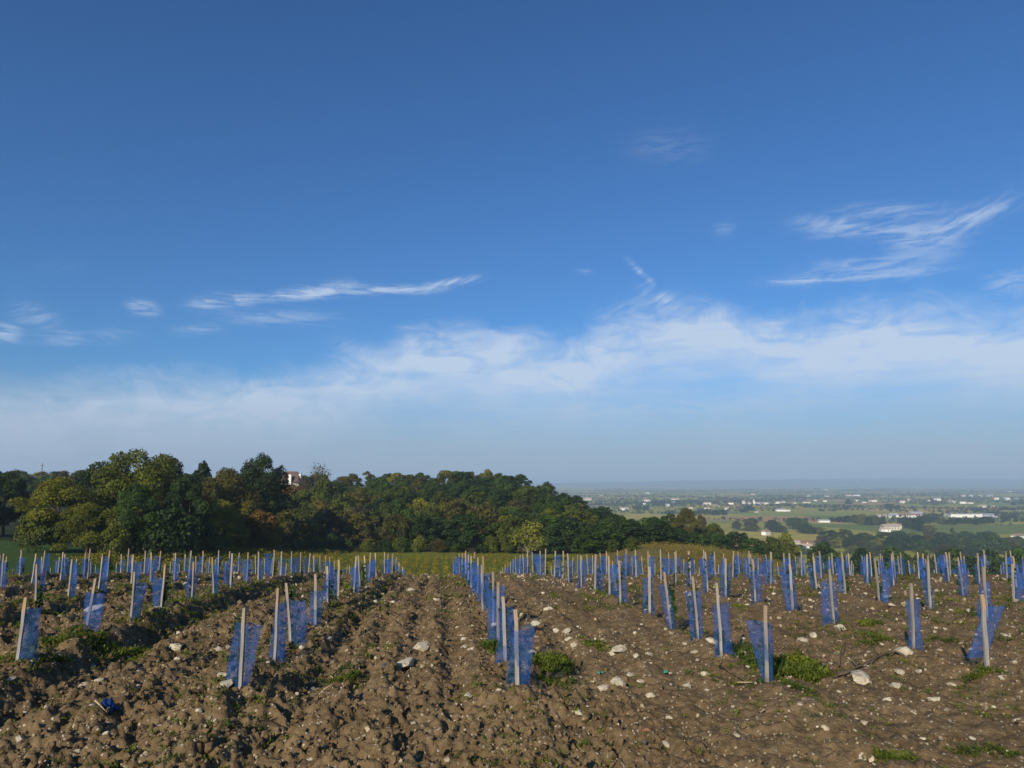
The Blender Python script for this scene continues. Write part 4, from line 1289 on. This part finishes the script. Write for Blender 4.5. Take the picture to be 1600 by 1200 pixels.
S = [(630, 1046, 36, 'large white stone with a shaded side in the lane left of the central row', m_stone),
     (601, 1050, 16, 'dark clod-like grey stone left of the large white stone', m_dark),
     (660, 1022, 26, 'beige stone just beyond the large white stone', m_stone),
     (725, 1018, 16, 'angular grey-brown stone left of the central row', m_stone),
     (567, 1163, 25, 'pale blocky stone casting a dark shadow at the bottom, left of centre', m_stone),
     (603, 1147, 15, 'rounded whitish stone beside the pale blocky stone', m_stone),
     (645, 1137, 14, 'wedge-shaped pale stone right of the pale blocky stone', m_stone),
     (250, 1153, 26, 'chunky pale stone at the bottom left', m_stone),
     (165, 1175, 13, 'small oval white stone left of the chunky pale stone', m_stone),
     (120, 1192, 13, 'white stone at the very bottom left edge', m_stone),
     (483, 1195, 14, 'white stone cut by the bottom edge left of centre', m_stone),
     (30, 1166, 13, 'whitish stone near the bottom left corner', m_stone),
     (310, 1133, 12, 'white stone above the terracotta shard on the left', m_stone),
     (472, 1024, 14, 'pale stone at the foot of the second stake left of centre', m_stone),
     (490, 1040, 12, 'second pale stone right of the narrow sleeve left of centre', m_stone),
     (275, 1022, 24, 'pale stone on the furrow crest between the two left rows', m_stone),
     (262, 1040, 14, 'pale stone just below the furrow crest stone on the left', m_stone),
     (315, 1035, 24, 'flat brownish stone left of the skewed front sleeve', m_stone),
     (352, 1093, 20, 'pale stone below the skewed front sleeve', m_stone),
     (145, 962, 30, 'long pale stone at the foot of a stake in the second left row', m_stone),
     (290, 923, 26, 'large pale stone between stakes in the third left row', m_stone),
     (143, 988, 14, 'white stone at the foot of the second stake of the second left row', m_stone),
     (1346, 1068, 32, 'large white flat stone below the dry branch on the right', m_stone),
     (1415, 1028, 28, 'large beige stone at the foot of the grey stake right of the branch', m_stone),
     (1314, 986, 22, 'blocky beige stone in the lane left of the dry branch', m_stone),
     (1254, 1005, 18, 'pinkish beige stone above the big right weed', m_stone),
     (1400, 1078, 18, 'long whitish stone right of the large white flat stone', m_stone),
     (1406, 1057, 18, 'greyish stone above the long whitish stone on the right', m_stone),
     (1436, 1051, 12, 'round pale stone beside the greyish stone on the right', m_stone),
     (1460, 1102, 18, 'blocky white stone with dark shadow at the lower right', m_stone),
     (1592, 1135, 16, 'white stone at the lower right edge of the picture', m_stone),
     (1519, 1156, 12, 'white stone near the lower right, left of the edge stone', m_stone),
     (1348, 1193, 12, 'pale stone at the bottom edge on the right', m_stone),
     (1114, 1009, 22, 'white wedge stone leaning at the foot of the orange stake', m_stone),
     (968, 1023, 26, 'white stone on the mound right of the central row', m_stone),
     (958, 1024, 14, 'pale stone touching the white stone on the mound', m_stone),
     (944, 1083, 20, 'pale stone lowest of the pair in the lane right of centre', m_stone),
     (965, 1077, 22, 'beige stone right of the pair in the lane right of centre', m_stone),
     (884, 991, 16, 'white stone right of the front sleeve shadow', m_stone),
     (870, 990, 12, 'pale round stone near the tip of the front stake shadow', m_stone),
     (1015, 1031, 14, 'whitish stone on the trodden lane right of the mound', m_stone),
     (1102, 1064, 14, 'white crumbly stone on the trodden lane left of the right front stake', m_stone),
     (1041, 1174, 13, 'white stone at the bottom centre right', m_stone),
     (1003, 1178, 18, 'grey rounded stone at the bottom right of centre', m_dark),
     (905, 1135, 13, 'pale stone below the lane right of centre', m_stone),
     (782, 1098, 20, 'pale angular stone below the front central stake', m_stone),
     (732, 1099, 13, 'white stone left of the pale angular stone below the central stake', m_stone),
     (1180, 1074, 9, 'small white stone at the foot of the right front stake', m_stone),
     (857, 957, 14, 'pale stones lump beyond the shadows of the central row', m_stone),
     (1330, 1058, 10, 'small round white stone at the left end of the large white flat stone', m_stone),
     (361, 1158, 18, 'terracotta shard at the bottom left', m_terra),
     (557, 1101, 11, 'small terracotta shard left of centre near the bottom', m_terra),
     (1010, 1160, 16, 'orange-brown terracotta piece at the bottom right of centre', m_terra),
     (1000, 1108, 7, 'tiny orange terracotta chip in the trodden lane', m_terra)]
soilf = lambda X, Y: soil(X, Y, False)
taken = []
for i, (px, py, w, lab, mt) in enumerate(S):
    x, y, z = pix_ground(px, py, soilf)
    sz_ = w * y / FPX * 1.28
    o = place_stone(x, y, sz_, mt, i, .3, 'tile_shard' if mt is m_terra else 'stone', .8)
    tag(o, lab, 'shard' if mt is m_terra else 'stone', 'stones lying on the ploughed field')
    taken.append((x, y))
# more stones one can pick out, by lane and by the stake they lie level with
cells = {}
tries = 0
while sum(len(v) for v in cells.values()) < 190 and tries < 4000:
    tries += 1
    px, py = random.uniform(5, 1595), random.triangular(905, 1195, 985)
    x, y, z = pix_ground(px, py, soilf)
    if y > 15 or fbm(np.array([x / 1.4]), np.array([y / 1.4]), 2, 55)[0] < 0.42:
        continue
    if any((x - a) ** 2 + (y - b_) ** 2 < .05 for a, b_ in taken):
        continue
    w = random.choice([7, 8, 8, 9, 9, 10, 11, 12, 14, 17, 20])
    taken.append((x, y))
    a = x - TAN * y
    lane = int(np.searchsorted(RA, a)) - list(RA).index(ROWS[0])     # 0: lane left of the central row, 1: right of it
    lev = -1 if y < 5.4 else int((y - 5.4) / 1.13)
    cells.setdefault((lane, lev), []).append((x, y, w))
for (lane, lev), lst in cells.items():
    if lane == 0: ln = 'lane just left of the central row'
    elif lane == 1: ln = 'lane just right of the central row'
    elif lane < 0: ln = f'{ordn(-lane)} lane left of the central row'
    else: ln = f'{ordn(lane - 1)} lane right of the central row'
    lv = 'nearer than any stake' if lev < 0 else f'by {ordn(lev)} stake'
    for q, (x, y, w) in enumerate(sorted(lst)):
        o = place_stone(x, y, w * y / FPX, m_stone, random.randrange(99), .35, 'stone', random.uniform(.6, .95))
        who = 'pale stone' if len(lst) == 1 else f'{ordn(q)} pale stone from left'
        tag(o, f'{who}, {ln}, {lv}', 'stone', 'stones lying on the ploughed field')

# ------------------------------------------------------------------ scattered stuff on the soil
def scatter(n, rng, r0=2.6, r1=31.0, p=1.25):
    u = rng.random(n)
    e = 2 - p
    r = (r0 ** e + u * (r1 ** e - r0 ** e)) ** (1 / e)
    th = rng.uniform(-.80, .80, n)
    return r * np.sin(th), r * np.cos(th), r
def rotmats(n, rng, tilt=9.0):
    a, b_, c_ = rng.uniform(0, 6.28, n), rng.normal(size=n) * tilt, rng.normal(size=n) * tilt
    ca, sa, cb, sb, cc, sc_ = np.cos(a), np.sin(a), np.cos(b_), np.sin(b_), np.cos(c_), np.sin(c_)
    M = np.zeros((n, 3, 3))
    M[:, 0, 0], M[:, 0, 1], M[:, 0, 2] = ca * cb, ca * sb * sc_ - sa * cc, ca * sb * cc + sa * sc_
    M[:, 1, 0], M[:, 1, 1], M[:, 1, 2] = sa * cb, sa * sb * sc_ + ca * cc, sa * sb * cc - ca * sc_
    M[:, 2, 0], M[:, 2, 1], M[:, 2, 2] = -sb, cb * sc_, cb * cc
    return M
def tile(shapes, P, size, rng, tilt=9.0, squash=(1, 1, 1)):
    Vs, Fs, off = [], [], 0
    which = rng.integers(0, len(shapes), len(P))
    for q, (V, F) in enumerate(shapes):
        m = which == q
        n = int(m.sum())
        if not n:
            continue
        M = rotmats(n, rng, tilt)
        VV = np.einsum('nij,vj->nvi', M, V * np.array(squash)) * size[m][:, None, None] + P[m][:, None, :]
        FF = F[None] + (np.arange(n) * len(V))[:, None, None] + off
        Vs.append(VV.reshape(-1, 3))
        Fs.append(FF.reshape(-1, F.shape[1]))
        off += n * len(V)
    return np.concatenate(Vs), np.concatenate(Fs)
rng = np.random.default_rng(71)
# limestone chips
X, Y, r = scatter(27000, rng)
dens = fbm(X / 1.3, Y / 1.3, 3, 55)
keep = rng.random(len(X)) < np.clip((dens - .30) * 3.0, .10, 1) * np.where(Y > 15, 1, .8)
X, Y, r = X[keep], Y[keep], r[keep]
size = np.clip(rng.lognormal(-3.68, .50, len(X)), .010, .085) * np.clip(r / 9, .85, 1.7)
Z = soil(X, Y) + size * .12
small = [hull(860 + i, 11, (1, .8, .65), .3) for i in range(10)]
V, F = tile(small, np.stack([X, Y, Z], 1), size, rng)
tag(link('limestone_chips', mesh_np('limestone_chips', V, F, m_pebble)), 'small limestone chips strewn over the ploughed soil', 'gravel', kind='stuff')
# clods
def clod_s(seed):
    V, F = hull(930 + seed, 13, (1, .9, .75), .35)
    return V, F
X, Y, r = scatter(5200, rng, 2.6, 15, 1.5)
rg = rough(X, Y)
keep = rng.random(len(X)) < np.clip(rg * 1.15 - .25, .06, 1)
X, Y, r, rg = X[keep], Y[keep], r[keep], rg[keep]
size = np.clip(rng.lognormal(-3.05, .42, len(X)), .025, .13) * (.55 + .45 * rg)
Z = soil(X, Y) + size * .10
V, F = tile([hull(970 + i, 30, (1, .85, .7), .42) for i in range(12)], np.stack([X, Y, Z], 1), size * 1.1, rng, .7)
tag(link('soil_clods', mesh_np('soil_clods', V, F, m_soil)), 'lumps of brown earth turned up by the plough', 'soil', kind='stuff')
X, Y, r = scatter(36000, rng, 2.6, 24, 1.35)
rg = rough(X, Y)
keep = rng.random(len(X)) < np.clip(rg * 1.2 - .25, .05, 1)
X, Y, r = X[keep], Y[keep], r[keep]
size = np.clip(rng.lognormal(-3.42, .42, len(X)), .014, .08) * np.clip(r / 9, .9, 1.6)
Z = soil(X, Y) + size * .15
V, F = tile([clod_s(i) for i in range(10)], np.stack([X, Y, Z], 1), size, rng, 1.0)
tag(link('soil_crumbs', mesh_np('soil_crumbs', V, F, m_soil)), 'crumbs of broken brown earth between the clods', 'soil', kind='stuff')

# weeds
def tuft(seed, n, spread=1.0, up=.8):
    rng = np.random.default_rng(seed)
    a = rng.uniform(0, 6.28, n)
    el_ = rng.uniform(.15, 1.25, n) * up
    D = np.stack([np.cos(a) * np.cos(el_), np.sin(a) * np.cos(el_), np.sin(el_)], 1)
    L = rng.uniform(.5, 1.0, n) * .38
    base = np.stack([rng.normal(size=n) * .22, rng.normal(size=n) * .22, rng.uniform(0, .15, n)], 1) * spread
    C = base + D * (L * .5)[:, None]
    N = np.cross(D, np.stack([-np.sin(a), np.cos(a), 0 * a], 1)) + rdir(n, rng) * .35
    return kites(C, D, N, L, L * rng.uniform(.28, .5, n), .18)
TUFTS = [tuft(700 + i, 20, 1.25) for i in range(6)] + [tuft(720 + i, 28, 1.5, 1.1) for i in range(3)]
X, Y, r = scatter(24000, rng, 3.2, 27, 1.25)
a, d = rowcoord(X, Y)
leftness = 1 / (1 + np.exp((a + .4) * 2))
pw = np.exp(-((d + .14) / .40) ** 2) * (0.45 + 1.3 * leftness) + .17 + .34 * leftness + .10 * np.exp(-((a - 1.2) / .3) ** 2)
pw = pw * np.clip((fbm(X / 1.1 + 9, Y / 1.1, 3, 66) - .40) * 5, 0, 1) * np.where(Y < 5.3, .45, 1.0) * np.where(np.abs(a + .2) < .35, .5, 1)
keep = rng.random(len(X)) < pw * 1.0
X, Y, r = X[keep], Y[keep], r[keep]
size = rng.uniform(.05, .13, len(X)) * np.clip(r / 9, .8, 1.5)
Z = soil(X, Y) - .005
V, F = tile(TUFTS, np.stack([X, Y, Z], 1), size, rng, .12)
tag(link('ground_weeds', mesh_np('ground_weeds', V, F, m_weed)), 'low green weeds sprouting over the ploughed soil', 'weeds', kind='stuff')
# weed patches one can point to
for i, (px, py, rx_, ry_, n, hgt, lab) in enumerate([
    (848, 1048, .26, .40, 170, .14, 'thick green weeds right of the front stake of the central row'),
    (868, 1078, .18, .14, 50, .09, 'low weed patch below the front stake of the central row'),
    (778, 1012, .11, .45, 90, .15, 'tall bright weeds left of the first sleeves of the central row'),
    (1218, 1047, .38, .38, 210, .15, 'large leafy weed right of the front stake of the right row'),
    (1240, 1080, .17, .12, 50, .10, 'weed fringe below the large leafy weed on the right'),
    (1262, 1062, .07, .13, 60, .15, 'grassy tuft right of the large leafy weed'),
    (1150, 1020, .20, .15, 60, .13, 'weeds between the orange stake and the right front stake'),
    (545, 1068, .16, .22, 46, .10, 'weed patch in the lane right of the skewed front sleeve'),
    (130, 1005, .75, .24, 260, .13, 'long green weed strip at the foot of the second left row'),
    (20, 1040, .40, .28, 100, .12, 'weed patch at the left edge below the leafy sleeve'),
    (1365, 1003, .22, .24, 55, .10, 'weed patch left of the grey stake by the dry branch'),
    (1360, 978, .10, .14, 26, .12, 'small bushy weed above the patch by the dry branch'),
    (1460, 1002, .28, .12, 40, .08, 'weeds between the grey stake and the slumped sleeve'),
    (1530, 1060, .22, .09, 70, .08, 'sparse weeds right of the slumped sleeve'),
    (1545, 1185, .22, .12, 40, .09, 'weeds in the bottom right corner'),
    (1400, 1192, .10, .07, 60, .08, 'small grass tuft at the bottom edge on the right'),
    (930, 1013, .16, .30, 60, .09, 'weed patch on the mound right of the central row'),
    (585, 1030, .22, .25, 40, .08, 'weed scatter left of the large white stone'),
    (230, 975, .30, .20, 60, .10, 'weeds at the foot of the third stake in the second left row')]):
    x0, y0, z0 = pix_ground(px, py, soilf)
    xs = x0 + np.clip(rng.normal(size=n), -1.35, 1.35) * rx_ * .6
    ys = y0 + np.clip(rng.normal(size=n), -1.35, 1.35) * ry_ * .6
    zs = soil(xs, ys)
    zs = zs + 0.0
    V, F = tile(TUFTS, np.stack([xs - x0, ys - y0, zs - z0 - .005], 1), hgt * rng.uniform(.6, 1.25, n), rng, .15)
    o = link('weed_patch', mesh_np('weed_patch', V, F, m_weed))
    o.location = (x0, y0, z0)
    tag(o, lab, 'weed', 'weed patches on the field')

# dry branch, straws, scraps
def ground_stick(pixels, rad, mat, name, label, cat, lift=.02, forks=()):
    pts = []
    for px, py in pixels:
        x, y, z = pix_ground(px, py, soilf)
        pts.append(Vector((x, y, hz(x, y, True) + lift)))
    root = link(name, None)
    root.location = pts[0]
    q = [p - pts[0] for p in pts]
    MB().tube(q, [rad * (1 - .6 * i / max(1, len(q) - 1)) for i in range(len(q))], 6).build('stem', mat, root, True)
    for (k_, dx, dy, dz_) in forks:
        p = q[k_]
        MB().tube([p, p + Vector((dx, dy, dz_)) * .55 + Vector((.01, 0, .01)), p + Vector((dx, dy, dz_))], [rad * .55, rad * .4, rad * .2], 5).build('twig', mat, root, True)
    tag(root, label, cat)
ground_stick([(1305, 1068), (1340, 1054), (1375, 1038), (1400, 1027), (1415, 1020)], .010, m_twig, 'dry_branch', 'dark dry branch lying among stones on the right', 'branch', .05,
             [(1, .12, .25, .10), (1, .22, .02, .06), (2, .20, .08, .05), (2, .05, .22, .12), (0, .28, .04, .06), (3, .16, .05, .04), (1, -.06, .1, .12)])
ground_stick([(1312, 1054), (1314, 1032), (1322, 1012)], .007, m_twig, 'dry_twig', 'thin upright twig left of the dry branch', 'twig', .04, [(1, .05, .02, .1)])
ground_stick([(1520, 1024), (1560, 1028), (1598, 1042)], .008, m_twig, 'dry_twig', 'dark thin twig right of the slumped sleeve', 'twig', .02, [(1, .12, .1, .03)])
ground_stick([(1125, 1050), (1145, 1060), (1168, 1075)], .012, m_twig, 'dry_twig', 'dark twig in the trodden lane left of the right front stake', 'twig', .02, [(1, -.08, .18, .02)])
ground_stick([(1152, 1078), (1176, 1078)], .006, m_straw, 'straw', 'pale straw below the right front stake', 'straw', .03)
ground_stick([(455, 1120), (472, 1108)], .008, m_straw, 'straw', 'pale straw at the lower left of centre', 'straw', .03)
ground_stick([(510, 1065), (520, 1077)], .006, m_straw, 'straw', 'pale straw left of the weed patch in the left lane', 'straw', .04)
ground_stick([(146, 1127), (166, 1133)], .006, m_straw, 'straw', 'pale straw beneath the crumpled blue netting', 'straw', .03)
ground_stick([(505, 1090), (522, 1080)], .006, m_straw, 'straw', 'bent pale straw beside the left lane weeds', 'straw', .04)

def crumple(px, py, w, d, h, mat, seed, name, label, cat):
    x, y, z = pix_ground(px, py, soilf)
    n = 13
    g = np.linspace(-.5, .5, n)
    GX, GY = np.meshgrid(g, g)
    edge = np.clip(1 - (np.abs(GX) * 1.9) ** 4, 0, 1) * np.clip(1 - (np.abs(GY) * 1.9) ** 4, 0, 1)
    ZZ = h * (fbm(GX * 5 + seed, GY * 5, 3, seed) * edge * 1.3)
    XX = x + GX * w * (1 + .25 * (fbm(GX * 3, GY * 3 + seed, 2, seed) - .5))
    YY = y + GY * d + .06 * (fbm(GX * 4 + 8, GY * 4, 2, seed + 1) - .5)
    ZZ = soil(XX, YY) + ZZ + .012
    i, j = np.meshgrid(np.arange(n - 1), np.arange(n - 1), indexing='ij')
    F = np.stack([i * n + j, i * n + j + 1, (i + 1) * n + j + 1, (i + 1) * n + j], -1).reshape(-1, 4)
    P = np.stack([XX.ravel() - x, YY.ravel() - y, ZZ.ravel() - z], 1)
    o = link(name, mesh_np(name, P, F, mat, True))
    o.location = (x, y, z)
    md = o.modifiers.new('thickness', 'SOLIDIFY')
    md.thickness = .003
    tag(o, label, cat)
m_cloth = plain('blue_plastic', (0.010, 0.04, 0.16), 0.6, 0.35, 14.0)
m_green = plain('green_plastic', (0.07, 0.26, 0.18), 0.5, 0.2, 20.0)
crumple(168, 1121, .10, .12, .045, m_cloth, 3, 'fallen_netting', 'crumpled piece of blue netting lying on the soil at lower left', 'netting')
crumple(1041, 1058, .04, .07, .03, m_green, 5, 'plastic_scrap', 'scrap of turquoise plastic on the trodden lane', 'plastic')
crumple(938, 1062, .05, .05, .02, m_green, 6, 'plastic_scrap', 'tiny greenish plastic scrap above the stones right of centre', 'plastic')

# ------------------------------------------------------------------ haze
m_haze = bpy.data.materials.new('haze')
m_haze.use_nodes = True
ht = m_haze.node_tree
for nd in list(ht.nodes):
    if nd.type == 'BSDF_PRINCIPLED':
        ht.nodes.remove(nd)
pv = ht.nodes.new('ShaderNodeVolumePrincipled')
pv.inputs['Color'].default_value = (0.62, 0.82, 1.0, 1)
pv.inputs['Density'].default_value = 0.000145
pv.inputs['Anisotropy'].default_value = 0.0
ht.links.new(pv.outputs[0], ht.nodes['Material Output'].inputs['Volume'])
hzb = MB().box(-28000, 28000, -28000, 28000, -92, 60).build('haze', m_haze)
tag(hzb, 'pale morning haze over the valley', 'haze', kind='stuff')
print('COUNTS wood', nwood, 'vines', vine_count, 'spots', len(S))
